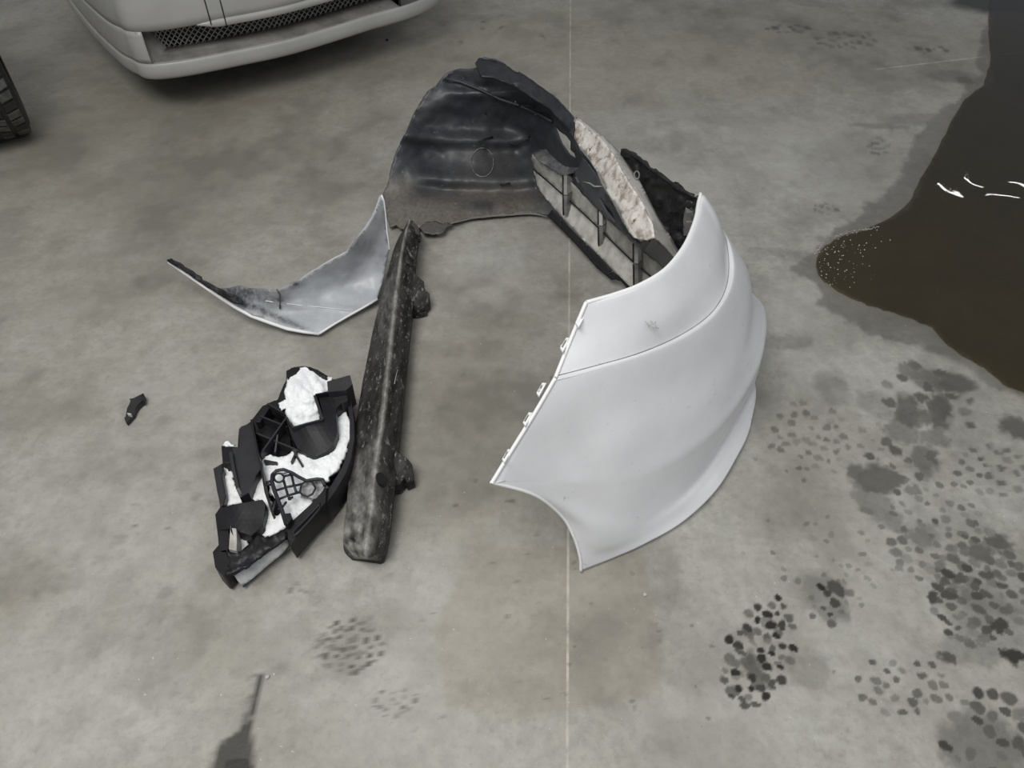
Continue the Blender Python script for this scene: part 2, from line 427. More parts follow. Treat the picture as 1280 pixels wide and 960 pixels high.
def cluster(cx, cy, rx, ry, n, sz, s, rot=0, elong=.62, seed=0, warp=.45):
    r = random.Random(seed); pts = []
    tries = 0
    while len(pts) < n and tries < n*40:
        tries += 1
        a = r.uniform(0, 6.283); q = math.sqrt(r.random())
        u, v = q*math.cos(a)*rx, q*math.sin(a)*ry
        x = cx+u*math.cos(rot)-v*math.sin(rot); y = cy+u*math.sin(rot)+v*math.cos(rot)
        if all(math.hypot(x-b[0], y-b[1]) > sz*1.75 for b in pts): pts.append((x, y))
    for x, y in pts:
        k = r.uniform(.6, 1.15)
        blob(x, y, sz*k, sz*k*elong, r.uniform(-.6, .9), s=min(.9, 1.3*s*r.uniform(.5, 1.2)), soft=.20, arr=wet, warp=warp)
cluster(950, 815, 42, 72, 46, 6.5, .68, .35, .8, 1)
cluster(1035, 750, 30, 32, 14, 6, .6, 0, .8, 2)
cluster(1240, 590, 46, 32, 42, 6.5, .40, .2, .6, 3)
cluster(1225, 740, 62, 66, 80, 7.5, .50, .2, .7, 4)
cluster(1235, 915, 60, 50, 40, 9, .52, .2, .8, 5)
cluster(1190, 690, 80, 44, 44, 7, .42, .1, .75, 6)
cluster(1130, 860, 62, 40, 26, 6.5, .42, .1, .8, 7)
cluster(1010, 545, 52, 42, 30, 5.5, .32, .2, .6, 8)
cluster(1100, 555, 90, 60, 40, 5, .24, .2, .6, 9)
cluster(1215, 760, 50, 44, 30, 10, .5, .3, .6, 31, .8)
cluster(1110, 600, 40, 50, 16, 8, .45, .3, .7, 32, .9)
cluster(1165, 500, 60, 46, 22, 8, .42, .3, .7, 33, .9)
cluster(945, 830, 30, 60, 18, 8, .5, .3, .8, 34, .8)
cluster(436, 808, 42, 34, 46, 4.6, .44, 0, .75, 10, .35)
cluster(492, 878, 26, 20, 16, 3.8, .34, 0, .8, 11)
cluster(1100, 183, 14, 10, 18, 3.4, .35, 0, .6, 12)
cluster(985, 36, 28, 5, 20, 4, .40, 0, .6, 13)
cluster(1060, 50, 40, 10, 34, 4, .36, 0, .6, 14)
cluster(1165, 62, 20, 4, 16, 4, .46, 0, .5, 15)
cluster(1080, 700, 120, 60, 40, 5, .28, 0, .7, 16)
cluster(1170, 640, 60, 40, 26, 5.5, .34, 0, .7, 17)
cluster(1030, 262, 16, 8, 14, 3.5, .28, 0, .6, 18)
cluster(380, 735, 22, 7, 3, 6, .34, 0, .6, 19)
cluster(640, 700, 500, 240, 90, 3.0, .26, 0, .8, 20)
cluster(200, 700, 220, 200, 30, 9, .11, 0, .7, 21)
cluster(560, 40, 120, 40, 10, 3, .3, 0, .7, 22)
# broad tone differences (old stains in the slab, far end darkened for light falloff)
def tblob(px, py, rx, ry, s, ang=0, soft=.8, arr=None): blob(px, py, rx, ry, ang, s, soft, tone if arr is None else arr, 3)
for a in [(600, 395, 60, 22, .42), (640, 430, 90, 40, .18), (700, 330, 60, 60, .22), (740, 420, 20, 60, .3), (575, 360, 30, 16, .22),
          (665, 690, 70, 30, .35), (770, 760, 40, 70, .32), (690, 780, 20, 16, .25), (730, 810, 18, 20, .25), (580, 870, 26, 10, .2),
          (345, 340, 20, 8, .3), (560, 20, 60, 20, .3), (220, 260, 60, 60, .28), (200, 200, 50, 60, .2), (90, 180, 80, 40, .2), (380, 190, 90, 40, .18),
          (330, 830, 60, 50, .18), (480, 660, 60, 30, .25), (540, 620, 30, 40, .2), (900, 30, 120, 26, .28), (1080, 40, 150, 40, .34), (820, 130, 120, 20, .14),
          (30, 730, 36, 30, .28), (90, 590, 60, 26, .15), (120, 930, 60, 30, .12), (440, 920, 40, 30, .12), (960, 640, 60, 60, .14), (1000, 720, 40, 60, .1),
          (650, 500, 40, 60, .15), (700, 590, 90, 30, .18), (580, 540, 40, 70, .14)]:
    tblob(*a[:4], s=a[4])
brown = np.maximum(brown, .42*polymask([(595, 680), (800, 690), (812, 740), (828, 800), (830, 862), (780, 876), (705, 890), (640, 900), (560, 880), (540, 790)], .010, .05))
brown = np.maximum(brown, .30*polymask([(520, 410), (640, 400), (640, 700), (560, 690), (500, 560)], .12, 1))
def bblob(*a, s): blob(*a, 0, s, .8, brown, 3)
bblob(640, 60, 420, 70, s=.5); bblob(240, 80, 240, 160, s=.55); bblob(300, 250, 240, 90, s=.20); bblob(900, 60, 300, 60, s=.5); bblob(20, 740, 40, 40, s=.30); bblob(280, 820, 40, 40, s=.2); bblob(60, 480, 80, 60, s=.15)  # far blobs: brown dirt plus the dimmer light there, put into the colour
# pale worn areas
for a in [(620, 340, 60, 40, .35), (830, 210, 110, 70, .3), (1000, 200, 100, 60, .42), (1040, 470, 60, 40, .2), (560, 770, 70, 50, .22), (150, 640, 120, 100, .22), (100, 860, 140, 70, .22),
          (470, 860, 50, 60, .2), (900, 900, 100, 50, .25), (990, 390, 50, 40, .3), (1130, 640, 50, 50, .2), (560, 580, 40, 30, .2), (1070, 740, 60, 50, .2), (640, 200, 60, 40, .1)]:
    tblob(*a[:4], s=a[4], arr=pale)
nbig = fbm(X, Y, 1.6, 31, 5); nmid = fbm(X, Y, 6, 41, 5)
tone = np.clip(tone*(.55+1.0*nmid) + .42*(sstep(.48, .70, nbig)) + .42*sstep(.50, .74, nmid) + .20*sstep(.52, .72, fbm(X, Y, 17, 47, 4)), 0, 1)
pale = np.clip(pale*(.5+nmid) + .35*sstep(.5, .3, nmid)*.6, 0, 1)
nx_, ny_ = len(gx), len(gy)
idx = np.arange(nx_*ny_).reshape(ny_, nx_)
quads = np.stack([idx[:-1, :-1], idx[:-1, 1:], idx[1:, 1:], idx[1:, :-1]], -1).reshape(-1, 4)
me = bpy.data.meshes.new('floor')
me.vertices.add(nx_*ny_); me.vertices.foreach_set('co', np.stack([X, Y, np.zeros_like(X)], -1).astype(np.float32).ravel())
me.loops.add(len(quads)*4); me.loops.foreach_set('vertex_index', quads.astype(np.int32).ravel())
me.polygons.add(len(quads)); me.polygons.foreach_set('loop_start', np.arange(0, len(quads)*4, 4, dtype=np.int32))
me.update(calc_edges=True)
for k, a in (('wet', wet), ('brown', brown), ('tone', tone), ('pale', pale)):
    at = me.attributes.new(k, 'FLOAT', 'POINT'); at.data.foreach_set('value', a.astype(np.float32).ravel())

fm = bpy.data.materials.new('concrete'); fm.use_nodes = True
nt = fm.node_tree; N = nt.nodes; L = nt.links; b = N['Principled BSDF']
tc = N.new('ShaderNodeTexCoord').outputs['Object']
def att(n):
    a = N.new('ShaderNodeAttribute'); a.attribute_name = n; return a.outputs['Fac']
def mixc(fac, a, bcol, mode='MIX'):
    m_ = N.new('ShaderNodeMix'); m_.data_type = 'RGBA'; m_.blend_type = mode
    if isinstance(fac, float): m_.inputs[0].default_value = fac
    else: L.new(fac, m_.inputs[0])
    if isinstance(a, tuple): m_.inputs[6].default_value = a
    else: L.new(a, m_.inputs[6])
    m_.inputs[7].default_value = bcol
    return m_.outputs[2]
def nz(scale, lo, hi, vec=None, detail=6, rough=.62, to=(0, 1)):
    n = N.new('ShaderNodeTexNoise'); n.inputs['Scale'].default_value = scale; n.inputs['Detail'].default_value = detail; n.inputs['Roughness'].default_value = rough
    L.new(vec or tc, n.inputs['Vector'])
    r = N.new('ShaderNodeMapRange'); r.inputs[1].default_value = lo; r.inputs[2].default_value = hi; r.inputs[3].default_value = to[0]; r.inputs[4].default_value = to[1]
    L.new(n.outputs[0], r.inputs[0]); return r.outputs[0], n.outputs[0]
f1, _ = nz(3.2, .35, .68)
c = mixc(f1, (0.325, 0.309, 0.269, 1), (0.402, 0.391, 0.357, 1))
f2, _ = nz(26, .38, .68)
mp = N.new('ShaderNodeMapping'); mp.inputs['Scale'].default_value = (1, .35, 1); mp.inputs['Rotation'].default_value = (0, 0, -.7); L.new(tc, mp.inputs[0])
f2b, _ = nz(13, .46, .78, mp.outputs[0], to=(0, .42))
def scaled(fac, k):
    m_ = N.new('ShaderNodeMath'); m_.operation = 'MULTIPLY'; L.new(fac, m_.inputs[0]); m_.inputs[1].default_value = k; return m_.outputs[0]
c = mixc(scaled(f2, .70), c, (0.26, 0.25, 0.225, 1))
f2c, _ = nz(8, .5, .7, detail=9, rough=.75)
c = mixc(scaled(f2c, .75), c, (0.235, 0.222, 0.195, 1))
f2d, _ = nz(60, .5, .7, detail=5)
c = mixc(scaled(f2d, .42), c, (0.20, 0.19, 0.165, 1))
c = mixc(f2b, c, (0.27, 0.255, 0.225, 1))
c = mixc(scaled(att('pale'), .75), c, (0.50, 0.495, 0.47, 1))
c = mixc(scaled(att('brown'), .85), c, (0.26, 0.225, 0.165, 1))
c = mixc(scaled(att('tone'), .80), c, (0.155, 0.145, 0.125, 1))
f3, _ = nz(150, .66, .74, detail=3)
c = mixc(scaled(f3, .45), c, (0.13, 0.12, 0.10, 1))
f4, _ = nz(95, .73, .76, detail=2)
c = mixc(scaled(f4, .6), c, (0.62, 0.61, 0.58, 1))
# thin pale construction joint lines ruled on the slab
sep = N.new('ShaderNodeSeparateXYZ'); L.new(tc, sep.inputs[0])
def line(p0, p1, wdt, strength, col, xmin=-50.0):
    global c
    a = P(*p0); b_ = P(*p1); d = (b_-a).normalized(); n_ = Vector((-d.y, d.x)); off = n_.x*a.x+n_.y*a.y
    def mm(op, i0, i1):
        q = N.new('ShaderNodeMath'); q.operation = op
        for s_, v in zip(q.inputs, (i0, i1)):
            if isinstance(v, (int, float)): s_.default_value = v
            else: L.new(v, s_)
        return q.outputs[0]
    e = mm('ABSOLUTE', mm('SUBTRACT', mm('ADD', mm('MULTIPLY', sep.outputs[0], n_.x), mm('MULTIPLY', sep.outputs[1], n_.y)), off), 0)
    r = N.new('ShaderNodeMapRange'); r.inputs[1].default_value = wdt; r.inputs[2].default_value = wdt*.5; r.inputs[3].default_value = 0; r.inputs[4].default_value = strength
    L.new(e, r.inputs[0])
    fn, _ = nz(14, .3, .6)
    st_ = mm('GREATER_THAN', sep.outputs[0], xmin)
    c = mixc(mm('MULTIPLY', mm('MULTIPLY', r.outputs[0], fn), st_), c, col)
line((713, 0), (709, 960), .0035, .62, (0.62, 0.57, 0.46, 1))
line((1100, 86), (1280, 65), .006, .55, (0.60, 0.57, 0.50, 1), P(1095, 86).x)
c = mixc(scaled(att('wet'), 1.12), c, (0.022, 0.020, 0.016, 1))
L.new(c, b.inputs['Base Color'])
rr = N.new('ShaderNodeMapRange'); rr.inputs[1].default_value = 0; rr.inputs[2].default_value = .7; rr.inputs[3].default_value = .60; rr.inputs[4].default_value = .40
L.new(att('wet'), rr.inputs[0]); L.new(rr.outputs[0], b.inputs['Roughness'])
b.inputs['Specular IOR Level'].default_value = .35
bp = N.new('ShaderNodeBump'); bp.inputs['Strength'].default_value = .25; bp.inputs['Distance'].default_value = .002
_, h1 = nz(70, 0, 1); L.new(h1, bp.inputs['Height']); L.new(bp.outputs[0], b.inputs['Normal'])
me.materials.append(fm)
fl = bpy.data.objects.new('floor', me); C.objects.link(fl); fl['kind'] = 'structure'

# ------------------------------------------------------------------ PUDDLE
wm = bpy.data.materials.new('murky_water'); wm.use_nodes = True
nt = wm.node_tree; N = nt.nodes; L = nt.links; N.clear()
out = N.new('ShaderNodeOutputMaterial'); tr = N.new('ShaderNodeBsdfTransparent'); tr.inputs[0].default_value = (0.66, 0.61, 0.49, 1)
gl = N.new('ShaderNodeBsdfGlossy'); gl.inputs['Roughness'].default_value = .012
fr = N.new('ShaderNodeFresnel'); fr.inputs[0].default_value = 1.33
mx = N.new('ShaderNodeMixShader'); L.new(fr.outputs[0], mx.inputs[0]); L.new(tr.outputs[0], mx.inputs[1]); L.new(gl.outputs[0], mx.inputs[2]); L.new(mx.outputs[0], out.inputs[0])
tcn = N.new('ShaderNodeTexCoord'); n = N.new('ShaderNodeTexNoise'); n.inputs['Scale'].default_value = 4.5; n.inputs['Detail'].default_value = 2
L.new(tcn.outputs['Object'], n.inputs['Vector'])
bpn = N.new('ShaderNodeBump'); bpn.inputs['Strength'].default_value = .10; bpn.inputs['Distance'].default_value = .005
L.new(n.outputs[0], bpn.inputs['Height']); L.new(bpn.outputs[0], gl.inputs['Normal'])
V, T = tri_poly(chaikin(water, 1), [], 6, 1.6)
Wd = lift(V, np.full(len(V), .0016)); Wd[:, 0] -= 0
pud = mesh_obj('puddle', Wd, T, wm); tag(pud, 'large murky brown puddle spreading in from the right side', 'puddle')
pts = []
bubble_mesh = None
parts = []
for i in range(120):
    a = random.random()
    x = 1022 + 92*a**1.3*random.uniform(.3, 1.0) + random.uniform(0, 10); y = random.triangular(292, 372, 312) + (x-1022)*-.10
    if not inside(np.array([x]), np.array([y]), water)[0]: continue
    c0 = P(x, y, .0015); r = random.uniform(.0007, .0024)
    v, f = [], []
    for k in range(3):
        ph = k/3*math.pi/2
        for q in range(7):
            t = 2*math.pi*q/7; v.append((c0.x+r*math.cos(ph)*math.cos(t), c0.y+r*math.cos(ph)*math.sin(t), c0.z+r*math.sin(ph)))
    v.append((c0.x, c0.y, c0.z+r))
    for k in range(2):
        for q in range(7): f.append((k*7+q, k*7+(q+1) % 7, (k+1)*7+(q+1) % 7, (k+1)*7+q))
    for q in range(7): f.append((14+q, 14+(q+1) % 7, 21))
    parts.append((v, f))
for (ax, ay, bx, by) in [(1040, 297, 1058, 291), (1058, 291, 1082, 287), (1082, 287, 1098, 283), (1018, 318, 1028, 306)]:
    for q in range(16):
        t = q/15; c0 = P(ax+(bx-ax)*t, ay+(by-ay)*t+random.uniform(-1.5, 1.5), .0015); r = random.uniform(.0008, .0024)
        v = [(c0.x+r*1.6*math.cos(k), c0.y+r*math.sin(k), c0.z) for k in np.linspace(0, 6.283, 7)[:-1]] + [(c0.x, c0.y, c0.z+r*.6)]
        parts.append((v, [(k, (k+1) % 6, 6) for k in range(6)]))
v, f = merge(parts)
tag(mesh_obj('foam_bubbles', v, f, 'foam'), 'small pale foam bubbles along the near left edge of the puddle', 'foam', kind='stuff')

# ------------------------------------------------------------------ CEILING LAMPS seen only as glints in the puddle
em = bpy.data.materials.new('lit_tube'); em.use_nodes = True
e = em.node_tree.nodes['Principled BSDF']; e.inputs['Emission Color'].default_value = (1, 1, .97, 1); e.inputs['Emission Strength'].default_value = 22
def reflect_at(px, py, H):
    g = P(px, py); d = (g-Vector((0, 0, CH))).normalized(); d.z = -d.z
    return g + d*(H/d.z)
for i, (a, b_) in enumerate([((1172, 230), (1203, 245)), ((1206, 222), (1228, 234)), ((1232, 243), (1275, 247)), ((1262, 227), (1290, 236))]):
    p, q = reflect_at(*a, 3.3), reflect_at(*b_, 3.3)
    o = tube('tube_lamp', [p, q], .006, em, None, 8)
    d_ = ['nearest', 'second', 'third', 'farthest'][i]
    tag(o, 'bright ceiling tube lamp, %s one glinting in the puddle from its left edge' % d_, 'lamp', 'ceiling tube lamps over the puddle')

# ------------------------------------------------------------------ DETACHED BUMPER COVER
bump = thing('bumper_cover', 'detached white and black car bumper cover curled on its edge on the concrete', 'bumper', (0.2, 1.7, 0))
R = [
 [(733,378,.55),(768,368,.55),(800,356,.55),(832,336,.55),(856,306,.545),(869,275,.54),(873,254,.535),(875,242,.53)],
 [(730,384,.545),(768,373,.548),(802,361,.548),(836,341,.548),(861,310,.545),(875,277,.54),(880,257,.535),(882,246,.525)],
 [(713,425,.50),(756,415,.50),(802,404,.495),(846,384,.49),(878,352,.485),(894,318,.485),(899,293,.485),(896,268,.49)],
 [(695,470,.46),(745,457,.455),(800,441,.445),(850,419,.43),(886,394,.425),(905,366,.425),(911,334,.425),(907,298,.435)],
 [(692,476,.455),(745,463,.452),(802,447,.440),(853,425,.426),(890,400,.42),(911,371,.42),(919,341,.42),(915,308,.425)],
 [(668,517,.42),(730,508,.41),(795,495,.385),(855,472,.36),(900,444,.345),(926,412,.345),(938,378,.35),(937,346,.36)],
 [(640,562,.38),(712,556,.35),(785,547,.32),(850,522,.29),(896,489,.285),(924,456,.28),(937,421,.285),(939,379,.31)],
 [(615,603,.35),(698,602,.295),(778,598,.24),(842,574,.21),(893,538,.20),(929,494,.20),(952,446,.21),(958,398,.235)],
 [(669,619,.27),(720,630,.22),(780,630,.17),(840,606,.13),(888,566,.12),(918,528,.12),(940,488,.125),(953,440,.15)],
 [(703,646,.17),(745,660,.135),(795,652,.095),(845,624,.072),(883,584,.066),(908,544,.066),(927,512,.068),(944,478,.08)],
 [(718,673,.10),(752,682,.07),(800,664,.055),(850,633,.048),(887,594,.045),(914,552,.045),(931,522,.045),(945,493,.052)],
 [(725,697,.045),(758,692,.03),(803,673,.028),(852,643,.028),(892,603,.03),(920,560,.03),(935,530,.032),(944,502,.04)],
 [(726,714,.008),(766,698,.008),(806,680,.012),(854,652,.016),(896,612,.018),(924,566,.02),(936,540,.022),(938,520,.03)],
]
ZK = {5: (.98, .95, .97), 6: (.96, .91, .96), 7: (.93, .86, .95), 8: (.92, .84, .95), 9: (.92, .86, .97), 10: (.95, .92, 1)}
G = []
for ri, row in enumerate(R):
    k0, k1, k2 = ZK.get(ri, (1, 1, 1))
    g = [P(q[0], q[1], q[2]*(k0 if ci == 0 else k2 if ci > 5 else (k1+k2)/2 if ci == 5 else k1)) for ci, q in enumerate(row)]
    l = g[-1]; z = l.z
    # the panel goes on round the front, out of the camera's sight
    zz = min(z, .40) if ri < 3 else z*.93
    g.append(Vector((l.x+.004, l.y+.09, (z+zz)/2-.01)))
    g.append(Vector((l.x*.78+.45*.22, l.y*.35+1.70*.65, zz*.97-.015 if zz > .06 else zz)))
    G.append([tuple(v) for v in g])
def lerp_row(a, b, ts): return [tuple(Vector(p).lerp(Vector(q), ts[min(i, 3)])) for i, (p, q) in enumerate(zip(a, b))]
g67 = lerp_row(G[6], G[7], (.93, .72, .62, .60)); g7 = [tuple(Vector(p).lerp((Vector(a)+Vector(b))/2, k)) for p, a, b, k in zip(G[7], G[6], G[8], [0]*10)]
G.insert(8, lerp_row(G[7], G[8], (.07, .28, .38, .40))); G.insert(7, g67)
corner, GG = grid_obj('corner_panel', G, 'white', bump, 6, 7, .004)
corner['label'] = 'white painted corner panel of the bumper'
# second swage bulge over the wrap-round, seam gap, lower lip, rolled rim
def tube_on(name, row, j0, j1, off, r, m, par, sub=7):
    pts = [Vector(p)+Vector(off) for p in GG[row*6, j0:j1]]
    return tube(name, pts, r, m, par, 6)
tube_on('panel_seam', 3, 0, 7*7+1, (0, 0, .0002), .0009, 'rib', corner)
tube_on('rolled_rim', 0, 0, 7*7+1, (0, 0, 0), .0042, 'edge', corner)
# fender-side flange with its clip loops
fl_pts = [GG[i, 0] for i in range(0, 8*6+1)]
tube('fender_flange', [Vector(p) for p in fl_pts], .0042, 'edge', corner, 6)
arch_pts = [GG[i, 0] for i in range(8*6, 14*6+1)]
tube('arch_flange', [Vector(p) for p in arch_pts], .0035, 'edge', corner, 6)
for (x, y, s) in [(727, 397, 1.25), (706, 430, 1.0), (676, 486, .95), (659, 523, .95), (633, 569, .95)]:
    d = Vector((-.50, .866)); n_ = Vector((-.866, -.50)); c0 = Vector((x, y))
    a, h = 10*s, 5.2*s
    q = [c0-d*a, c0-d*a*.75+n_*h, c0+d*a*.75+n_*h, c0+d*a]
    q = [tuple(v+Vector((2.5, 1))) for v in q]
    hq = [tuple(c0+d*u*a*.55+n_*(h*.5+v*h*.22)+Vector((1.5, .6))) for u, v in ((-1, -1), (-1, 1), (1, 1), (1, -1))]
    zc = .55-(y-378)*.22/225
    o = sheet('clip_tab', q, zc-.002, 'edge', bump, [hq], 4, .004, smooth=False)
# scuff on the panel
for q in ([(807,402),(811,405),(813,409)], [(811,407),(817,408),(824,411)], [(813,401),(816,404),(815,408)], [(820,402),(818,405),(819,408)]):
    tube('scuff', [P(x, y, .4975-(y-400)*.0003-(x-802)*.00010) for x, y in q], [.0006, .0016, .0006], 'scuffc', corner, 5)

# inner shell (black face of the flopped half)
def ridge(px, py, y0, w_, x0, x1):
    e_ = sstep(x0-20, x0+20, px)*(1-sstep(x1-20, x1+20, px))
    yy = y0 + 8*np.sin((px-500)/70)
    return e_*np.exp(-((py-yy)/w_)**2)
def shell_relief(px, py):
    r = .020*ridge(px, py, 168, 9, 500, 660) - .014*ridge(px, py, 233, 8, 530, 700) + .012*ridge(px, py, 216, 9, 520, 690)
    r += .016*np.exp(-(((px-662)/16)**2+((py-158)/9)**2)) + .012*np.exp(-(((px-560)/30)**2+((py-128)/14)**2))
    r += .010*ridge(px, py, 110, 6, 560, 640)
    r += (fbm(px/100, py/100, 3, 51, 3)-.5)*.016 + (fbm(px/100, py/100, 11, 55, 2)-.5)*.004
    return r
def shell_dust(px, py):
    d = sstep(226, 262, py - (px-560)*-.05)*.75*(1-sstep(640, 700, px))
    d = np.maximum(d, .75*np.exp(-(((px-495)/26)**2+((py-245)/26)**2)))
    d += .22*np.exp(-(((px-605)/60)**2+((py-210)/40)**2))
    d += .14*np.exp(-(((px-530)/25)**2+((py-130)/30)**2))
    d *= 1-.9*np.exp(-(((px-600)/26)**2+((py-257)/7)**2))
    return np.clip(d, 0, 1)
shell_out = [(479,252),(478,243),(484,232),(490,205),(497,186),(505,170),(515,148),(525,128),(534,114),(545,107),(552,98),(562,90),(575,86),(590,86),(597,84),(594,79),(598,73),(606,72),(618,74),
             (630,80),(640,88),(646,91),(648,90),(660,98),(680,112),(697,125),(710,139),(718,150),(719,160),(717,172),(724,188),(736,202),(744,214),(752,234),(760,246),(775,275),(785,292),(800,304),(812,300),(836,318),(851,330),
             (846,336),(838,343),(812,322),(790,302),(770,284),(757,272),(738,253),(722,236),(703,222),(690,205),(672,197),(666,192),(666,200),(668,222),(672,236),(686,252),(700,270),(722,296),(745,321),(765,342),(772,346),(777,352),(766,348),(748,334),(722,306),(700,283),(684,270),(668,267),(650,268),
             (630,270),(612,271),(590,273),(575,276),(563,279),(556,286),(549,292),(530,291),(523,284),(512,287),(500,286),(495,281),(487,285),(483,270)]
shell_h = [(480,250,.05),(490,205,.13),(505,170,.20),(525,130,.27),(545,107,.32),(558,92,.35),(597,80,.39),(640,87,.39),(680,113,.37),(710,139,.37),(717,150,.37),(717,172,.34),
           (500,284,.02),(545,290,.02),(590,273,.02),(650,268,.02),(684,268,.025),(740,325,.03),(775,350,.035),(700,270,.035),(560,245,.045),(620,245,.045),(600,205,.085),(540,200,.10),(600,150,.20),
           (650,160,.16),(560,140,.23),(680,140,.28),(660,180,.12),(668,215,.07),(690,205,.14),(740,215,.27),(757,250,.28),(720,236,.16),(757,272,.17),(785,295,.30),(812,322,.20),(838,343,.20),(851,330,.30),(812,300,.36),(630,115,.31)]
gap = [(693,156),(699,164),(708,170),(713,177),(713,187),(718,192),(720,199),(712,194),(702,180),(698,170)]
shell = sheet('inner_shell', shell_out, shell_h, 'shell', bump, [gap], 4.0, .004, .5, shell_relief, shell_dust)
shell['label'] = 'black inner face of the bumper'
fH = rbf(shell_h)
def S_(px, py, up=.004):
    z = float(fH(np.array([px]), np.array([py]))[0]+shell_relief(np.array([px], float), np.array([py], float))[0])
    return P(px, py, max(z, .006)+up)
# round knock-out ring
def ell(cx, cy, rx, ry, n=28, ang=0): return [(cx+rx*math.cos(t)*math.cos(ang)-ry*math.sin(t)*math.sin(ang), cy+rx*math.cos(t)*math.sin(ang)+ry*math.sin(t)*math.cos(ang)) for t in np.linspace(0, 2*math.pi, n+1)[:-1]]
tube('round_cutout_ring', [S_(x, y, .002) for x, y in ell(603, 203, 14, 18)], .0016, mat('chalky_ring', (.30, .30, .29, 1), (.06, .06, .06, 1), 40, rough=.6), bump, 6, True)
for (pts_, nm) in [([(598,177),(606,174),(616,171)], 'clip_lug'), ([(636,178),(645,181),(661,174)], 'clip_lug'), ([(645,133),(652,131),(668,134)], 'clip_lug'), ([(625,231),(638,229)], 'clip_lug')]:
    o = tube(nm, [S_(x, y, .007) for x, y in pts_], .0030, 'black', bump, 6)
for pts_ in [[(644,126),(645,131),(650,133),(656,134)], [(666,139),(669,143),(676,143)]]:
    tube('pale_crack', [S_(x, y, .004) for x, y in pts_], .0013, 'dirtwhite2', bump, 5)
for (x, y) in [(661,170),(701,280),(732,309),(764,341),(607,141)]:
    vs_, fs_ = tube_mesh([S_(x, y, .0005), S_(x, y, .0045)], .004, 10); mesh_obj('bolt_hole', vs_, fs_, 'dark', bump)
# upper folded brim
brim = sheet('folded_brim', [(597,86),(594,79),(598,73),(606,72),(620,74),(632,81),(640,87),(646,93),(648,90),(662,98),(682,113),(699,127),(711,140),(719,150),(718,161),(715,172),(708,160),(700,150),(686,135),(668,124),(650,112),(632,103),(615,96),(603,96)],
             [(597,86,.400),(594,79,.405),(606,72,.41),(640,87,.405),(680,113,.39),(719,150,.385),(715,172,.36),(686,135,.375),(650,112,.385),(615,96,.392)], 'brim', bump, (), 4, .004, .4,
             lambda a, b: (fbm(a/100, b/100, 9, 77, 2)-.5)*.010)
tube('brim_fold', [S_(x, y, .006) for x, y in [(556,98),(575,102),(600,112),(625,124),(650,132),(672,142),(690,152)]], .0045, 'shell', bump, 6)
# torn flap at the near edge
sheet('torn_flap', [(524,284),(532,277),(545,276),(553,280),(560,278),(566,281),(558,284),(553,291),(541,293),(530,291)], [(524,284,.035),(545,276,.035),(566,281,.03),(541,293,.03)], 'shell', bump, (), 3, .004, .6, None, lambda a, b: np.full(len(a), .45))
tube('lower_edge_bead', [S_(x, y, .001) for x, y in [(556,285),(565,279),(590,273),(612,270.5),(640,268.5),(660,267),(672,268),(684,271)]], .0022, 'dusty', bump, 6)
rail = sheet('lower_rail', [(690,262),(704,277),(724,297),(746,318),(768,342),(776,347),(790,358),(786,363),(774,349),(764,350),(746,335),(722,308),(700,285),(684,270)],
      [(690,262,.055),(724,297,.055),(768,340,.055),(790,360,.055),(700,285,.03),(746,335,.03),(764,349,.03)], 'black', bump, [ell(732,306,2.2,1.6,8), ell(764,340,2.2,1.6,8), ell(703,279,2,1.5,8)], 3.5, .004)
# grille: two rows of slats with ribs
sl_low = [(667,213),(685,228),(703,244),(724,263),(748,285),(770,307),(791,327),(815,346),(806,357),(787,358),(770,341),(748,319),(726,297),(703,272),(688,256),(674,240),(669,226)]
sheet('grille_slat', sl_low, [(667,213,.09),(703,244,.10),(748,285,.11),(791,327,.125),(815,346,.13),(669,226,.055),(703,272,.05),(748,319,.055),(787,358,.06),(806,357,.08)], 'slat', bump, (), 4, .004)
sl_up = [(665,193),(672,199),(690,211),(704,219),(720,234),(742,254),(757,270),(770,281),(790,300),(812,319),(838,340),(836,346),(816,347),(791,326),(748,284),(724,262),(703,243),(685,227),(667,212)]
sheet('grille_slat', sl_up, [(665,193,.15),(704,219,.16),(742,254,.175),(790,300,.19),(838,340,.20),(667,212,.092),(703,243,.105),(748,284,.115),(791,326,.13),(816,347,.14)], 'slat2', bump, (), 4, .004)
sheet('dusty_pocket', [(666,192),(674,187),(690,184),(704,187),(716,197),(724,208),(716,216),(703,220),(690,211),(674,201)], [(666,192,.157),(690,184,.168),(716,197,.215),(724,208,.235),(703,220,.172),(690,211,.163),(674,201,.157)], 'dusty2', bump, (), 4, .003)
def gl_z(x, y):
    return None
tube('grille_divider', [P(x, y, z) for x, y, z in [(667,212,.105),(685,227,.11),(703,243,.118),(726,264,.122),(748,285,.128),(770,307,.135),(791,327,.142),(815,347,.15)]], .0024, 'black', bump, 6)
for (x, y0, y1, za, zb) in [(704, 218, 270, .185, .07), (748, 257, 308, .20, .075), (792, 303, 357, .215, .085)]:
    a = P(x, y0, za); b_ = P(x+.5, y1, zb); mid = P(x, (y0+y1)/2, (za+zb)/2+.02)
    for (p0, p1) in ((a, mid), (mid, b_)):
        d = (p1-p0).normalized(); q0 = p0+d*.003; q1 = p1-d*.003
        s_ = Vector((.012, -.004, 0)); dep = Vector((.02, .03, -.004))
        vs_ = [q0, q0+s_, q0+s_+dep, q0+dep, q1, q1+s_, q1+s_+dep, q1+dep]
        fs_ = [(0,1,2,3)[::-1], (4,5,6,7), (0,1,5,4), (1,2,6,5), (2,3,7,6), (3,0,4,7)]
        o = mesh_obj('grille_rib', vs_, fs_, 'rib', bump, False)
        v2, f2_ = tube_mesh([q0-s_*.05, q1-s_*.05], .0026, 6); mesh_obj('rib_edge', v2, f2_, 'black', o)
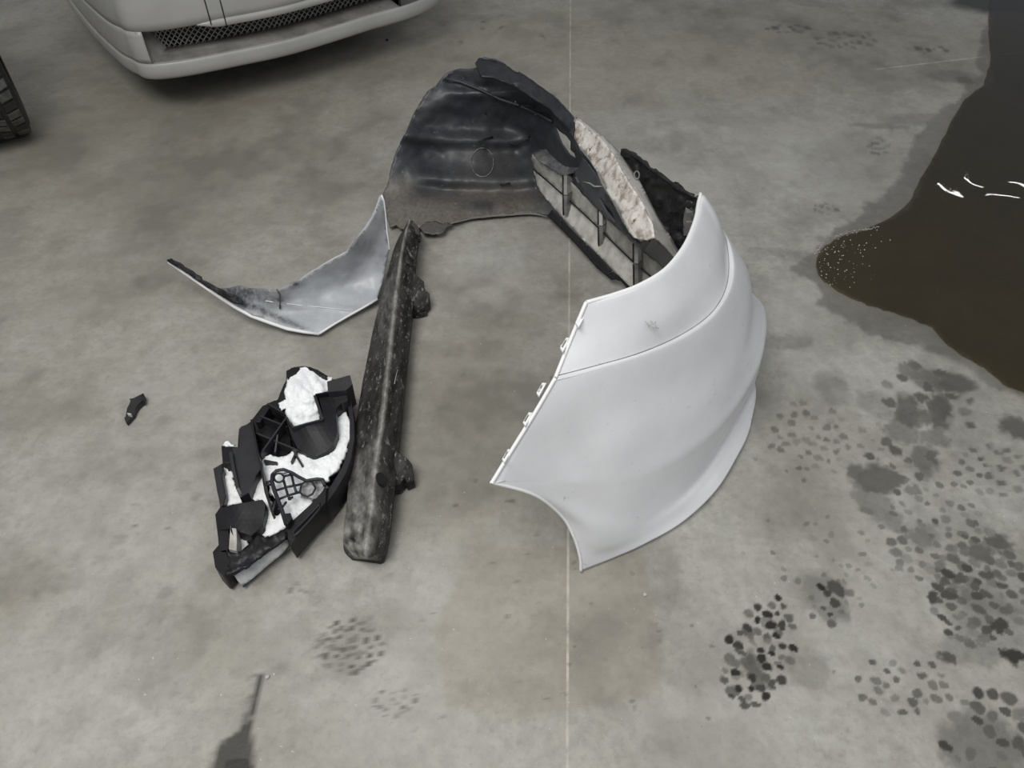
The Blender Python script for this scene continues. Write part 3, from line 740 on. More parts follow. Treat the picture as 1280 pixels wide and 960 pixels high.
# slate coloured web between strip and grille, and the smooth dark grey end piece
sheet('slate_web', [(716,216),(724,208),(728,196),(742,214),(752,232),(760,246),(757,252),(748,246),(757,262),(776,286),(757,272),(742,256),(728,242)],
      [(716,216,.20),(724,208,.25),(742,214,.30),(760,246,.31),(757,272,.20),(776,286,.24)], 'smooth', bump, (), 4, .003)
sheet('slate_web', [(789,296),(800,304),(808,300),(818,297),(832,308),(844,321),(851,330),(846,336),(838,342),(824,331),(806,314),(795,303)],
      [(789,296,.26),(818,297,.40),(851,330,.34),(838,342,.22),(806,314,.25)], 'smooth', bump, (), 4, .003)
tube('pale_crack', [P(x, y, z) for x, y, z in [(729,227,.262),(737,229,.275),(743,233,.285),(753,233,.31)]], [.0008, .002, .0025, .0008], 'dirtwhite2', bump, 6)
# torn black upper insert behind the strip
jw = [(776,188),(781,187),(790,191),(799,197),(808,204),(812,211),(818,212),(826,219),(832,225),(838,228),(846,229),(851,234),(856,240),(866,244),(870,248),(874,262),(873,280),(866,297),(860,310),(851,332),(845,318),(832,298),(818,270),(806,246),(795,225),(782,206),(776,197)]
sheet('torn_insert', jw, [(776,188,.43),(810,205,.45),(870,246,.49),(874,262,.47),(866,297,.36),(851,332,.26),(845,318,.28),(806,246,.36),(782,206,.39)], 'blackwall', bump, [], 3.5, .005, .8,
      lambda a, b: (fbm(a/100, b/100, 14, 91, 3)-.5)*.03)
tube('insert_ring', [P(x, y, .428) for x, y in ell(796, 219, 3.2, 5, 12)], .0022, 'dusty', bump, 6, True)
tube('insert_bead', [P(x, y, z) for x, y, z in [(781,188,.437),(799,198,.447),(812,210,.457),(826,219,.462),(838,228,.472),(846,234,.475),(856,240,.485),(868,246,.49)]], [.004, .005, .003, .006, .004, .006, .003, .004], 'blackwall', bump, 6)
for (x, y) in [(862, 262), (862, 274), (866, 285)]:
    o = block('insert_tab', [(x-5, y-4), (x+4, y-5), (x+5, y+3), (x-4, y+4)], .44-(y-262)*.002, .40-(y-262)*.002, 'dusty', bump, .001)
sheet('insert_corner', [(858,250),(868,254),(871,270),(868,288),(860,300),(856,280)], [(858,250,.46),(871,270,.44),(868,288,.40),(860,300,.36)], 'smooth', bump, (), 3.5, .003, .4, lambda a, b: (fbm(a/100, b/100, 20, 97, 2)-.5)*.02)
# dirty white strip with ridge
st = [(718,147),(727,154),(738,163),(748,170),(757,181),(766,193),(775,210),(786,228),(798,245),(806,262),(815,280),(818,297),(808,300),(799,299),(792,297),(786,290),(779,276),(774,262),(764,248),(757,235),(752,222),(742,208),(735,196),(725,184),(717,172),(716,160)]
strip_h = [(718,147,.385),(757,181,.425),(798,245,.455),(818,297,.45),(717,172,.355),(735,196,.365),(757,235,.385),(786,290,.40),(770,225,.425)]
dstrip = sheet('crossbar_face', st, strip_h, 'dirtwhite', bump, (), 4, .004, .5,
      lambda a, b: (fbm(a/100, b/100, 8, 101, 3)-.5)*.016)
dstrip['label'] = 'dirty white crossbar face caked with brown grime'
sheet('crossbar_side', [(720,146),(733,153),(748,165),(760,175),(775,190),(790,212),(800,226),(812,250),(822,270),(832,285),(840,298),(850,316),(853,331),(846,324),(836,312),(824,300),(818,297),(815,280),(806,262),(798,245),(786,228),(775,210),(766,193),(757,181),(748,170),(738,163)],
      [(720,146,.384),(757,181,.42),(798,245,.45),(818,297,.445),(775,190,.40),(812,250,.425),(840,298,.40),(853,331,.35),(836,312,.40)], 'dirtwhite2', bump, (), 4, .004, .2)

# left wing (primer-grey inner face, flat on the floor)
wing_out = [(208,326),(212,325),(221,329),(238,340),(252,349),(262,355),(274,361),(286,360),(298,357),(308,360),(317,361),(331,362),(345,364),(352,360),(370,353),(388,341),(404,331),(420,322),(434,315),(443,300),(455,287),(466,271),(472,256),(476,244),(480,252),(482,272),(484,292),(487,312),(480,345),(471,375),(455,384),(437,394),(418,405),(402,416),(397,417),(380,414),(359,410),(336,402),(314,394),(294,383),(274,370),(252,355),(232,342),(215,331)]
wing_h = [(208,326,.13),(252,350,.12),(300,358,.115),(345,364,.12),(404,331,.16),(434,315,.185),(466,271,.23),(476,244,.26),(487,312,.10),(484,280,.16),(471,375,.03),(437,394,.02),(400,416,.018),(359,410,.035),(314,394,.06),(274,370,.085),(232,342,.11),
          (400,370,.05),(440,350,.06),(350,385,.06)]
def wing_dust(px, py):
    d = .80*np.exp(-(((px-292)/42)**2+((py-366)/12)**2)) + .9*np.exp(-(((px-370)/8)**2+((py-355)/5)**2))
    d += .62*np.exp(-(((px-345)/14)**2+((py-375)/4)**2)) + .5*np.exp(-(((px-448)/16)**2+((py-302)/12)**2))
    lo = (py - (355+(px-252)*.42)); d += .75*np.exp(-((lo-2)/4)**2)*(1-sstep(370, 400, px))
    d += .3*sstep(375, 330, px)
    return np.clip(d, 0, 1)
def wing_relief(px, py):
    l = py-(378+(px-330)*.085); m_ = sstep(325, 345, px)*(1-sstep(430, 460, px))
    return .006*np.exp(-(l/3)**2)*m_ - .006*np.exp(-((py-314-(px-434)*.25)/6)**2)*sstep(430, 445, px) + (fbm(px/100, py/100, 6, 61, 3)-.5)*.008
wing = sheet('left_wing', wing_out, wing_h, 'wing', bump, (), 4, .004, .3, wing_relief, wing_dust)
wing['label'] = 'pale grey inner face of the far left end'
fW = rbf(wing_h)
def W_(px, py, up=.0): return P(px, py, max(float(fW(np.array([px]), np.array([py]))[0]), .006)+up)
tube('wing_edge', [W_(x, y, -.002) for x, y in [(210,328),(222,336),(232,342.5),(252,356),(274,371),(294,384),(314,395),(336,403),(359,411),(380,415),(399,417.5)]], [.002, .003, .004, .0045, .0048, .005, .005, .005, .005, .0045, .004], 'edge', wing, 8)
tube('wing_edge', [W_(x, y, .001) for x, y in [(399,417),(418,405),(437,394),(455,384),(472,374)]], .0034, 'edge', wing, 6)
tube('wing_edge', [W_(x, y, .001) for x, y in [(477,244),(480,252),(482,272),(484,292),(487,312)]], .003, 'edge', wing, 6)
tube('wing_crease', [W_(x, y, .005) for x, y in [(332,376),(352,379),(380,382),(410,385),(437,388)]], .0013, 'edge', wing, 5)
tube('wing_tab', [W_(x, y, .006) for x, y in [(346,362),(350,368),(350,378),(350,386)]], .0022, 'smooth', wing, 5)
fl_o = [(208,325),(213,323.5),(222,327),(230,333),(240,338),(251,346),(252,350),(259,353),(267,357),(276,361),(286,367),(295,370),(303,377),(303,381),(296,380),(286,375),(274,369),(258,358),(240,346),(224,335),(212,329)]
sheet('black_flange', fl_o, [(208,325,.145),(251,346,.135),(303,379,.10),(240,346,.128),(286,375,.105)], 'blackwall', wing, (), 3, .004, .5, lambda a, b: (fbm(a/100, b/100, 18, 71, 2)-.5)*.012)

# ------------------------------------------------------------------ BUMPER BEAM
beam = thing('bumper_beam', 'long black dirt-caked bumper beam lying lengthwise left of the white panel', 'bumper beam', (-.33, 1.35, 0))
sec = [  # left foot, left edge, ridge, right edge, right foot  (px,py,z)
 [(505,287,.004),(506,284,.05),(512,273,.105),(525,289,.075),(526,293,.004)],
 [(494,308,.004),(495,304,.05),(505,296,.105),(521,312,.07),(522,318,.004)],
 [(484,343,.004),(485,338,.05),(499,334,.106),(518,343,.068),(519,350,.004)],
 [(474,382,.004),(475,376,.048),(494,374,.108),(516,380,.065),(517,388,.004)],
 [(465,420,.004),(466,414,.048),(490,415,.11),(512,418,.062),(513,426,.004)],
 [(457,460,.004),(458,454,.048),(486,456,.11),(508,458,.062),(509,466,.004)],
 [(449,505,.004),(450,498,.048),(481,502,.11),(503,504,.062),(504,512,.004)],
 [(442,552,.004),(443,545,.048),(475,548,.11),(499,549,.062),(500,558,.004)],
 [(437,592,.004),(438,584,.048),(469,588,.11),(495,590,.062),(495,600,.004)],
 [(433,632,.004),(434,624,.048),(465,630,.11),(491,630,.06),(491,640,.004)],
 [(430,666,.004),(430,658,.046),(460,664,.108),(487,664,.056),(487,676,.004)],
 [(430,688,.004),(430,680,.044),(457,688,.100),(483,688,.05),(482,700,.004)],
 [(440,700,.004),(440,694,.03),(458,699,.07),(477,696,.035),(476,705,.004)],
]
Gb = [[tuple(P(*q)) for q in r] for r in sec]
Gb = crline(np.array(Gb), 6, 0)
fine = []
for row in Gb:
    rr_ = []
    for j in range(4):
        for k in range(6): rr_.append(row[j]*(1-k/6)+row[j+1]*k/6)
    rr_.append(row[4]); fine.append(rr_)
fine = np.array(fine)
for i in range(fine.shape[0]):
    for j in range(1, fine.shape[1]-1):
        p = fine[i, j]; v = noise.fractal(Vector(p)*22, 1.0, 2.0, 4)*.0035; v2 = noise.fractal(Vector(p)*60+Vector((7, 0, 0)), 1.0, 2.0, 3)*.0018
        fine[i, j] += np.array([v*.7, 0, (v+v2)])
nr, nc = fine.shape[:2]
vs_ = list(fine.reshape(-1, 3))
fs_ = [(i*nc+j, (i+1)*nc+j, (i+1)*nc+j+1, i*nc+j+1) for i in range(nr-1) for j in range(nc-1)]
fs_ += [tuple(range(nc))[::-1][::1], tuple((nr-1)*nc+j for j in range(nc))]
fs_ += [((i)*nc, i*nc+nc-1, (i+1)*nc+nc-1, (i+1)*nc) for i in range(nr-1)]
dst = []
for i in range(nr):
    for j in range(nc):
        t = i/(nr-1); ed = math.exp(-((j-12)/.55)**2)*.95
        low = max(0, (t-.52)/.48)*math.exp(-((j-9)/4.5)**2)*1.3
        mid_ = .28*math.exp(-((t-.25)/.12)**2)*math.exp(-((j-9)/4)**2)
        n_ = .5+noise.fractal(Vector(vs_[i*nc+j])*35, 1, 2, 4)*.9
        dst.append(max(0, min(1, ed*(.4+.6*n_)+(low+mid_)*max(0, n_))))
bb = mesh_obj('beam_body', vs_, fs_, 'beam', beam, True, {'dust': dst})
try:
    md = bb.modifiers.new('split', 'EDGE_SPLIT'); md.split_angle = math.radians(22)
except Exception: pass
def rough_block(name, top, z1, z0, parent, hts=None):
    o = block(name, resample(top, 5, True, .5), z1, z0, 'beam', parent, .003, 5, hts)
    return o
rough_block('mounting_bracket', [(517,340),(524,347),(530,352),(531,361),(537,367),(537,374),(531,384),(522,384),(514,380),(515,360)], .06, .006, beam, [(517,340,.075),(531,352,.07),(537,370,.05),(531,384,.035),(514,380,.06)])
rough_block('mounting_bracket', [(494,562),(500,567),(508,572),(515,580),(516,593),(518,600),(508,603),(506,597),(500,606),(491,607),(489,590)], .06, .006, beam, [(494,562,.075),(515,580,.06),(518,600,.035),(491,607,.045)])
rough_block('bracket_foot', [(513,384),(531,385),(534,390),(522,393),(512,391)], .02, .004, beam)
block('bracket_hole', ell(476, 598, 6, 8, 12, -.4), .094, .085, 'dark', beam, .0, 5, [(470,590,.112),(482,590,.098),(470,606,.110),(482,606,.096)])
tube('beam_scratch', [P(x, y, z) for x, y, z in [(497,462,.098),(495,470,.098),(493,480,.098)]], .0008, 'dirtwhite2', beam, 5)
rough_block('torn_end', [(513,274),(518,277),(525,287),(525,294),(519,292),(517,283),(512,280)], .11, .06, beam, [(513,274,.125),(525,288,.10),(512,280,.115)])
for pp in [[(508,308,.10),(512,318,.095),(517,323,.09),(518,328,.08)], [(505,316,.10),(509,328,.095),(515,332,.085)]]:
    tube('torn_ridge', [P(*q) for q in pp], [.002, .006, .006, .003][:len(pp)], 'beam', beam, 7)

# ------------------------------------------------------------------ HEADLAMP with snow
hl = thing('headlamp', 'broken black headlamp unit lying face down and packed with snow', 'headlight', (-.52, 1.1, 0))
def Z4(pts_): return [(250+u/3.2, 440+v/3.2) for u, v in pts_]
hout = Z4([(345,75),(375,60),(420,55),(470,70),(510,95),(520,110),(570,105),(590,155),(604,200),(613,260),(615,350),(600,425),(580,480),(545,540),(505,600),(430,690),(365,765),(340,745),(250,810),(170,870),(95,895),(60,860),(50,800),(75,770),(60,650),(80,620),(55,465),(90,445),(85,375),(150,380),(155,310),(200,280),(250,215),(310,190),(345,110)])
hb = block('housing', hout, .034, .006, 'lamp', hl, .004, 10, None, .96)
# raised rim wall round the right and lower side
rim_o = Z4([(590,150),(606,200),(616,270),(617,350),(604,425),(584,482),(548,545),(505,605),(432,695),(366,770),(352,750),(420,670),(490,585),(530,525),(566,465),(586,415),(598,350),(598,270),(590,205),(578,160)])
block('rim_wall', rim_o, .085, .012, 'lampgrey', hl, .003, 7, [(434,488,.085),(441,550,.088),(425,600,.085),(364,678,.065)], .985)
# snow (irregular lumps, three masses)
def snow(outline, hts, nm='snow_mass', amp=.016, m='snow'):
    o = sheet(nm, outline, hts, m, hl, (), 2.2, .012, .7, lambda a, b: (fbm(a/100, b/100, 12, 5, 4)-.5)*amp+(fbm(a/100, b/100, 50, 6, 2)-.5)*.003, None)
    o['kind'] = 'stuff'; return o
snow(Z4([(350,100),(385,80),(400,62),(420,58),(440,72),(470,88),(500,98),(530,100),(515,130),(512,155),(490,165),(465,175),(470,215),(478,260),(470,275),(420,285),(375,300),(355,270),(340,240),(345,225),(325,235),(312,205),(325,195),(345,190),(335,160),(345,130)]),
     [(358,470,.11),(380,460,.115),(410,475,.105),(398,525,.09),(368,532,.09),(350,505,.095),(375,490,.125),(355,512,.10)], 'snow')
snow(Z4([(565,205),(580,215),(584,240),(606,290),(604,330),(590,365),(575,420),(545,470),(505,515),(490,505),(450,512),(425,520),(400,500),(370,480),(330,470),(300,480),(285,510),(255,520),(250,470),(245,440),(255,420),(280,410),(310,420),(345,415),(370,395),(390,400),(420,415),(470,420),(510,400),(535,370),(548,330),(545,260),(545,225)]),
     [(427,507,.07),(437,540,.07),(428,580,.066),(405,598,.066),(370,588,.068),(335,590,.062),(335,575,.062),(372,568,.066),(412,565,.07)], 'snow')
snow(Z4([(240,465),(250,500),(265,560),(280,620),(290,650),(310,655),(330,640),(345,640),(352,670),(345,690),(310,720),(260,740),(240,725),(235,705),(255,690),(262,640),(262,600),(250,590),(200,590),(150,605),(100,620),(92,600),(105,570),(88,480),(95,462),(120,470),(130,510),(145,545),(165,580),(200,560),(215,520),(225,490)]),
     [(325,590,.062),(340,640,.055),(335,668,.05),(282,632,.055),(280,590,.06),(300,620,.06),(345,655,.055)], 'snow')
snow(Z4([(270,520),(300,490),(360,485),(400,500),(425,520),(440,560),(450,590),(430,630),(400,660),(370,672),(345,640),(330,620),(310,600),(290,570)]),
     [(334,602,.060),(375,598,.062),(390,625,.06),(366,650,.058),(340,620,.058)], 'snow')
snow(Z4([(400,540),(415,520),(450,510),(490,515),(500,535),(490,560),(465,590),(430,580),(405,570)]), [(375,609,.078),(405,602,.082),(395,624,.08)], 'slush', .014, 'slush')
snow(Z4([(150,745),(175,742),(195,770),(185,790),(160,800),(148,780)]), [(297,672,.045),(311,680,.045),(300,690,.045)], 'snow')
snow(Z4([(92,372),(100,358),(115,362),(130,378),(110,380)]), [(280,556,.085),(290,558,.085),(285,552,.09)], 'snow')
# bulb cover drum with its square cup
block('bulb_cover', Z4([(340,255),(352,262),(372,302),(420,290),(474,272),(492,270),(490,240),(475,180),(520,165),(585,160),(592,195),(565,205),(545,225),(545,260),(550,320),(535,365),(510,395),(465,418),(425,410),(390,385),(365,335)]), .105, .034, 'lamp', hl, .006, 7,
      [(356,520,.105),(380,532,.108),(403,524,.11),(400,498,.112),(433,492,.112),(420,505,.105),(421,540,.098),(395,568,.082),(370,545,.092)], 1.0)
wall_strip('cup_wall', [(393,494,.122),(398,508,.12),(403,524,.118)], .05, 'lampgrey', hl, .006)
wall_strip('cup_wall', [(357,520,.115),(366,534,.113),(384,529,.116),(403,524,.118)], .03, 'lampgrey', hl, .004)
wall_strip('cup_wall', [(394,493,.125),(410,490,.125),(432,488,.124)], .05, 'lamp', hl, .004)
# bracket arm, top right
block('bracket_arm', Z4([(508,118),(600,92),(610,128),(585,152),(512,160)]), .135, .06, 'lampgrey', hl, .004, 8, [(409,477,.135),(437,469,.14),(441,480,.135),(432,488,.13),(410,490,.13)], .97)
block('top_rim', Z4([(345,80),(365,62),(395,58),(400,66),(385,82),(360,95),(350,108)]), .12, .03, 'lamp', hl, .003, 6)
block('top_rim', Z4([(425,58),(440,58),(475,72),(508,94),(500,98),(470,86),(440,72)]), .118, .03, 'lamp', hl, .003, 6)
block('side_rim', Z4([(345,115),(350,125),(338,155),(345,180),(330,192),(312,195),(318,170),(335,130)]), .105, .02, 'lamp', hl, .003, 6)
# open frame, upper left, with crossed ribs
block('corner_pocket', Z4([(270,205),(300,192),(318,196),(345,240),(340,260),(330,255),(300,235),(285,215),(240,280),(222,280)]), .075, .02, 'lamp', hl, .003, 7)
for q in [[(270,205,.085),(345,250,.085)], [(240,255,.078),(350,300,.082)], [(215,320,.082),(410,400,.076)], [(345,262,.10),(240,410,.08)], [(385,395,.08),(365,440,.074)], [(375,395,.08),(410,455,.073)],
          [(310,330,.085),(300,400,.07)], [(255,432,.078),(308,442,.072)]]:
    wall_strip('cross_rib', [(250+u/3.2, 440+v/3.2, z) for u, v, z in q], .035, 'lampgrey', hl, .004)
block('rib_floor', Z4([(215,300),(260,285),(340,300),(360,345),(365,390),(345,412),(310,418),(280,405),(250,418),(238,380)]), .05, .02, 'lamp', hl, .002, 8)
# left framed panel
block('side_panel', Z4([(155,310),(165,298),(200,285),(208,310),(222,375),(240,440),(245,465),(225,492),(212,525),(195,562),(165,580),(150,545),(130,470),(118,405),(125,385),(158,380)]), .088, .03, 'lampgrey', hl, .004, 8)
wall_strip('panel_edge', [(250+u/3.2, 440+v/3.2, z) for u, v, z in [(205,270,.105),(212,310,.10),(230,400,.098),(246,470,.092),(262,560,.085),(290,645,.075)]], .03, 'lamp', hl, .0045)
wall_strip('panel_edge', [(250+u/3.2, 440+v/3.2, z) for u, v, z in [(122,400,.10),(132,460,.10),(150,545,.095),(166,580,.085)]], .04, 'lampgrey', hl, .007)
block('upper_clip', Z4([(85,380),(125,378),(132,400),(120,412),(128,440),(100,446),(88,420)]), .09, .03, 'lamp', hl, .003, 6)
block('outer_wall', Z4([(52,465),(88,448),(94,470),(88,485),(104,575),(94,610),(82,618),(68,560)]), .078, .01, 'lampgrey', hl, .003, 7)
block('lower_cover', Z4([(62,650),(85,622),(150,606),(250,590),(262,605),(260,640),(252,690),(225,718),(205,735),(160,720),(130,705),(80,712),(70,690)]), .085, .02, 'lamp', hl, .005, 7, [(270,643,.075),(300,630,.092),(331,626,.088),(328,655,.075),(300,665,.078)])
block('lower_wall', Z4([(70,700),(84,712),(110,705),(118,735),(110,800),(85,800),(74,770)]), .07, .01, 'lamp', hl, .003, 6)
block('grey_blade', Z4([(122,702),(145,705),(148,760),(146,795),(114,788),(118,735)]), .085, .03, 'slat2', hl, .002, 6)
block('end_block', Z4([(50,798),(105,790),(120,830),(130,850),(100,893),(88,890),(60,860)]), .07, .01, 'lamp', hl, .004, 7)
sheet('lower_channel', Z4([(105,792),(160,800),(240,725),(262,745),(300,728),(345,700),(360,712),(345,745),(250,812),(170,868),(98,893),(120,840)]), [(285,690,.075),(330,668,.075),(360,660,.075),(305,710,.072),(282,718,.07)], 'lamp', hl, (), 4, .006, .9, lambda a, b: (fbm(a/100, b/100, 25, 8, 3)-.5)*.015)
# honeycomb bracket
def hb_(pts_, z=.095, r=.0030, closed=False, nm='honeycomb_web'):
    tube(nm, [P(250+u/3.2, 440+v/3.2, z) for u, v in pts_], r, 'lampgrey', hl, 6, closed)
hb_([(290,490),(305,475),(335,470),(365,482),(395,500),(425,515),(470,508),(490,510),(500,535)], .1, .0042, nm='honeycomb_rim')
hb_([(290,490),(288,520),(300,560),(315,600),(330,640),(345,690)], .1, .0046, nm='honeycomb_rim')
hb_([(u, v) for u, v in ell(316, 503, 20, 18, 14)], .098, .0026, True)
for q in [[(335,515),(352,575),(362,590)], [(365,485),(375,530),(385,560)], [(300,555),(350,540),(410,528)], [(312,590),(350,575),(400,560)], [(336,497),(365,490)], [(345,600),(330,620)], [(352,590),(372,580)]]: hb_(q)
hb_([(400,560),(405,530),(425,515),(450,520),(462,545),(450,568),(430,578),(410,572)], .097, .0026, True)
hb_([(262,522),(290,515)], .09, .003); hb_([(262,530),(285,530)], .09, .003); hb_([(290,640),(300,600),(312,590)], .088, .003)
# lower right side window frame
block('side_frame', Z4([(500,535),(505,545),(503,600),(445,665),(366,768),(350,745),(348,700),(372,672),(440,610),(490,555)]), .09, .02, 'lamp', hl, .003, 7, [(407,608,.095),(364,680,.08),(360,655,.085)], 1.0)
hb_([(372,720),(400,690),(450,640),(480,605),(478,628),(440,672),(400,715),(378,735)], .092, .0028, True, 'frame_lip')
block('frame_lug', Z4([(330,645),(362,642),(368,665),(350,690),(335,680)]), .105, .05, 'lamp', hl, .002, 6)
# lens underneath, showing along lower right
sheet('lens', Z4([(345,740),(352,750),(358,775),(320,815),(255,868),(172,940),(150,915),(135,892),(170,868),(250,812)]), [(357,672,.055),(362,682,.035),(303,733,.014),(292,719,.045),(328,694,.052)], 'lens', hl, (), 4, .005, .3)
hb_([(350,742),(300,778),(250,812),(170,868),(130,892)], .062, .0035, False, 'lens_edge')
hb_([(358,775),(320,815),(255,868),(172,940)], .014, .0018, False, 'lens_edge')
sheet('lens', Z4([(603,425),(590,490),(560,550),(510,610),(508,590),(548,525),(580,465),(592,425)]), [(438,573,.05),(412,627,.03),(425,590,.07)], 'lampgrey', hl, (), 4, .004)

# ------------------------------------------------------------------ small broken shard
def Z16(l): return [(140+u/16, 480+v/16) for u, v in l]
sh = thing('plastic_shard', 'small black broken plastic shard alone on the floor at left', 'plastic shard', tuple(P(167, 510)))
block('shard_body', Z16([(620,185),(635,195),(625,320),(560,370),(500,430),(460,510),(440,600),(400,650),(340,720),(290,770),(265,750),(245,680),(275,640),(285,560),(305,470),(340,410),(370,330),(345,295),(430,280)]), .022, .003, 'lampgrey', sh, .0015, 3, [(179,492,.024),(165,505,.024),(158,527,.016)])
block('broken_tip', Z16([(575,215),(635,195),(625,310),(590,330)]), .028, .01, 'blackwall', sh, .001, 3)
block('pale_notch', Z16([(300,575),(385,590),(375,615),(310,605)]), .0255, .015, 'slat', sh, .0005, 3)

# ------------------------------------------------------------------ PARKED CAR (front corner)
car = thing('car', 'dirty white car parked at the top left, only its front bumper showing', 'car', (-.9, 3.2, 0))
plan_px = [(179,97),(192,98.5),(213,97),(240,93),(271,87),(305,80),(339,73),(370,65.5),(402,56),(434,46),(465,36),(490,29),(513,22),(530,15),(546,5)]
zl = .18
front = [P(x, y, zl) for x, y in plan_px]
fd = (front[9]-front[3]).normalized()             # along the bumper
side = Vector((-fd.y, fd.x, 0))                    # towards the car's rear
if side.y < 0: side = -side
c0 = front[0]
left = [c0+side*d+fd*o for d, o in [(1.3,-.10),(.95,-.10),(.66,-.09),(.42,-.075),(.24,-.055),(.11,-.035),(.04,-.012)]]
last = front[-1]
right = [last+side*d+fd*o for d, o in [(.06,.03),(.18,.07),(.40,.10),(.9,.12),(1.3,.12)]]
plan = [tuple(v) for v in left+front+right]
plan = crline(np.array(plan), 4, 0)[:, :2]
n_pl = len(plan)
nrm = []
for i in range(n_pl):
    d = plan[min(i+1, n_pl-1)]-plan[max(i-1, 0)]; d = d/np.hypot(*d); nrm.append((d[1], -d[0]))
nrm = np.array(nrm)
def loft(name, rows, i0, i1, m, parent=car, closed=False):
    G_ = [[(plan[i][0]+nrm[i][0]*o, plan[i][1]+nrm[i][1]*o, z) for i in range(i0, i1)] for z, o in rows]
    return grid_obj(name, G_, m, parent, 0, 0, .003, None, True, True)[0]
iL = len(left)*4
def near(px):   # plan index whose lip point projects to px
    b_ = min(range(iL, n_pl-20), key=lambda i: abs(proj((plan[i][0], plan[i][1], zl))[0]-px)); return b_
i_o = near(196)
zb, zt = .235, .352
loft('bumper_lip', [(.165,-.045),(.168,-.02),(.175,-.006),(.185,.002),(.205,.004),(.222,.003),(.231,.001),(zb,-.003)], 0, n_pl, 'car')
loft('lower_ledge', [(zb,-.003),(zb+.001,-.012),(zb+.006,-.065),(zb+.012,-.115)], i_o, n_pl-30, 'cardirt')
loft('corner_skin', [(zb,-.003),(zb+.02,.002),(zb+.06,.003),(zt-.02,.001),(zt,0)], 0, i_o+1, 'car')
loft('bumper_skin', [(zt-.004,-.012),(zt,0),(.38,.004),(.43,.004),(.48,-.002),(.53,-.012),(.57,-.03),(.60,-.06),(.615,-.10)], 0, n_pl, 'car')
loft('intake_roof', [(zt-.004,-.012),(zt-.002,-.115)], i_o, n_pl-30, 'cardirt')
loft('nose_skin', [(.61,-.09),(.66,-.12),(.72,-.17),(.77,-.26),(.80,-.40)], 0, n_pl, 'car')
# slanting end of the opening
pe = plan[i_o]; ne = nrm[i_o]; te = np.array([-ne[1], ne[0]])
if te@np.array([fd.x, fd.y]) < 0: te = -te
def at_(o, z, s=0): return (pe[0]+ne[0]*o+te[0]*s, pe[1]+ne[1]*o+te[1]*s, z)
mesh_obj('intake_cheek', [at_(-.001, zb, -.004), at_(-.001, zt, -.02), at_(-.115, zt, -.03), at_(-.115, zb+.008, .035)], [(0, 3, 2, 1)], 'cardirt', car, False, None, .002)
# dark box behind mesh
loft('intake_void', [(zb+.0,-.15),(zt,-.15)], i_o-6, n_pl-28, 'dark')
# woven diamond mesh on a plane set back in the opening
arc = [0]
for i in range(i_o, n_pl-30): arc.append(arc[-1]+math.hypot(*(plan[i+1]-plan[i])))
def on_mesh(s, h, o=-.112):
    s = max(0, min(arc[-1]-1e-6, s)); k = max(0, np.searchsorted(arc, s)-1); f_ = (s-arc[k])/(arc[k+1]-arc[k])
    i = i_o+k; p = plan[i]*(1-f_)+plan[i+1]*f_; n_ = nrm[i]*(1-f_)+nrm[min(i+1, n_pl-1)]*f_
    return (p[0]+n_[0]*o, p[1]+n_[1]*o, zb+.010+h)
H_ = zt-zb-.012; pitch = .024; parts = []
slope = .95
for sgn in (1, -1):
    s = -H_/slope*1.2
    while s < arc[-1]:
        a_, b_ = (s, s+H_/slope) if sgn == 1 else (s+H_/slope, s)
        pts_ = []
        for k in range(7):
            t = k/6; ss = a_+(b_-a_)*t
            if 0 <= ss <= arc[-1]: pts_.append(on_mesh(ss, H_*t, -.110+.002*sgn))
        if len(pts_) > 1: parts.append(tube_mesh(pts_, .0022, 4))
        s += pitch
v, f = merge(parts)
o = mesh_obj('intake_mesh', v, f, 'mesh', car); o['kind'] = 'stuff'; o['label'] = 'grey diamond wire mesh in the lower intake'
# pillar tongue between two openings and panel gap lines
i_p = near(276)
def surf(i, z, o=.005, s=0):
    return Vector((plan[i][0]+nrm[i][0]*o, plan[i][1]+nrm[i][1]*o, z))
iA = near(266)
G_ = [[(plan[i][0]+nrm[i][0]*o, plan[i][1]+nrm[i][1]*o, zt-.001+(z-zt)*min(1, (i-iA)/3+.15)) for i in range(iA, n_pl-30)] for z, o in [(.327,-.02),(.328,-.006),(.332,.001),(zt+.006,.0015)]]
grid_obj('intake_brow', G_, 'car', car, 0, 0, .002, None, True, True)
def gap_line(px_pts, r=.0022):
    pts_ = []
    for (x, y) in px_pts:
        best = None
        for i in range(iL, n_pl-20):
            for z in np.arange(.33, .60, .006):
                o = .004 if z > .36 and z < .45 else (0.0 if z <= .36 else -.002-(z-.45)*.12)
                q = proj(surf(i, z, o)); d = (q[0]-x)**2+(q[1]-y)**2
                if best is None or d < best[0]: best = (d, surf(i, z, o+.0005))
        pts_.append(best[1])
    return tube('panel_gap', pts_, r, 'dark', car, 6)
gap_line([(252,-12),(256,0),(261,12),(265,24),(266,31)])
gap_line([(270,-10),(274,2),(279,14),(284,26),(286.5,32)])
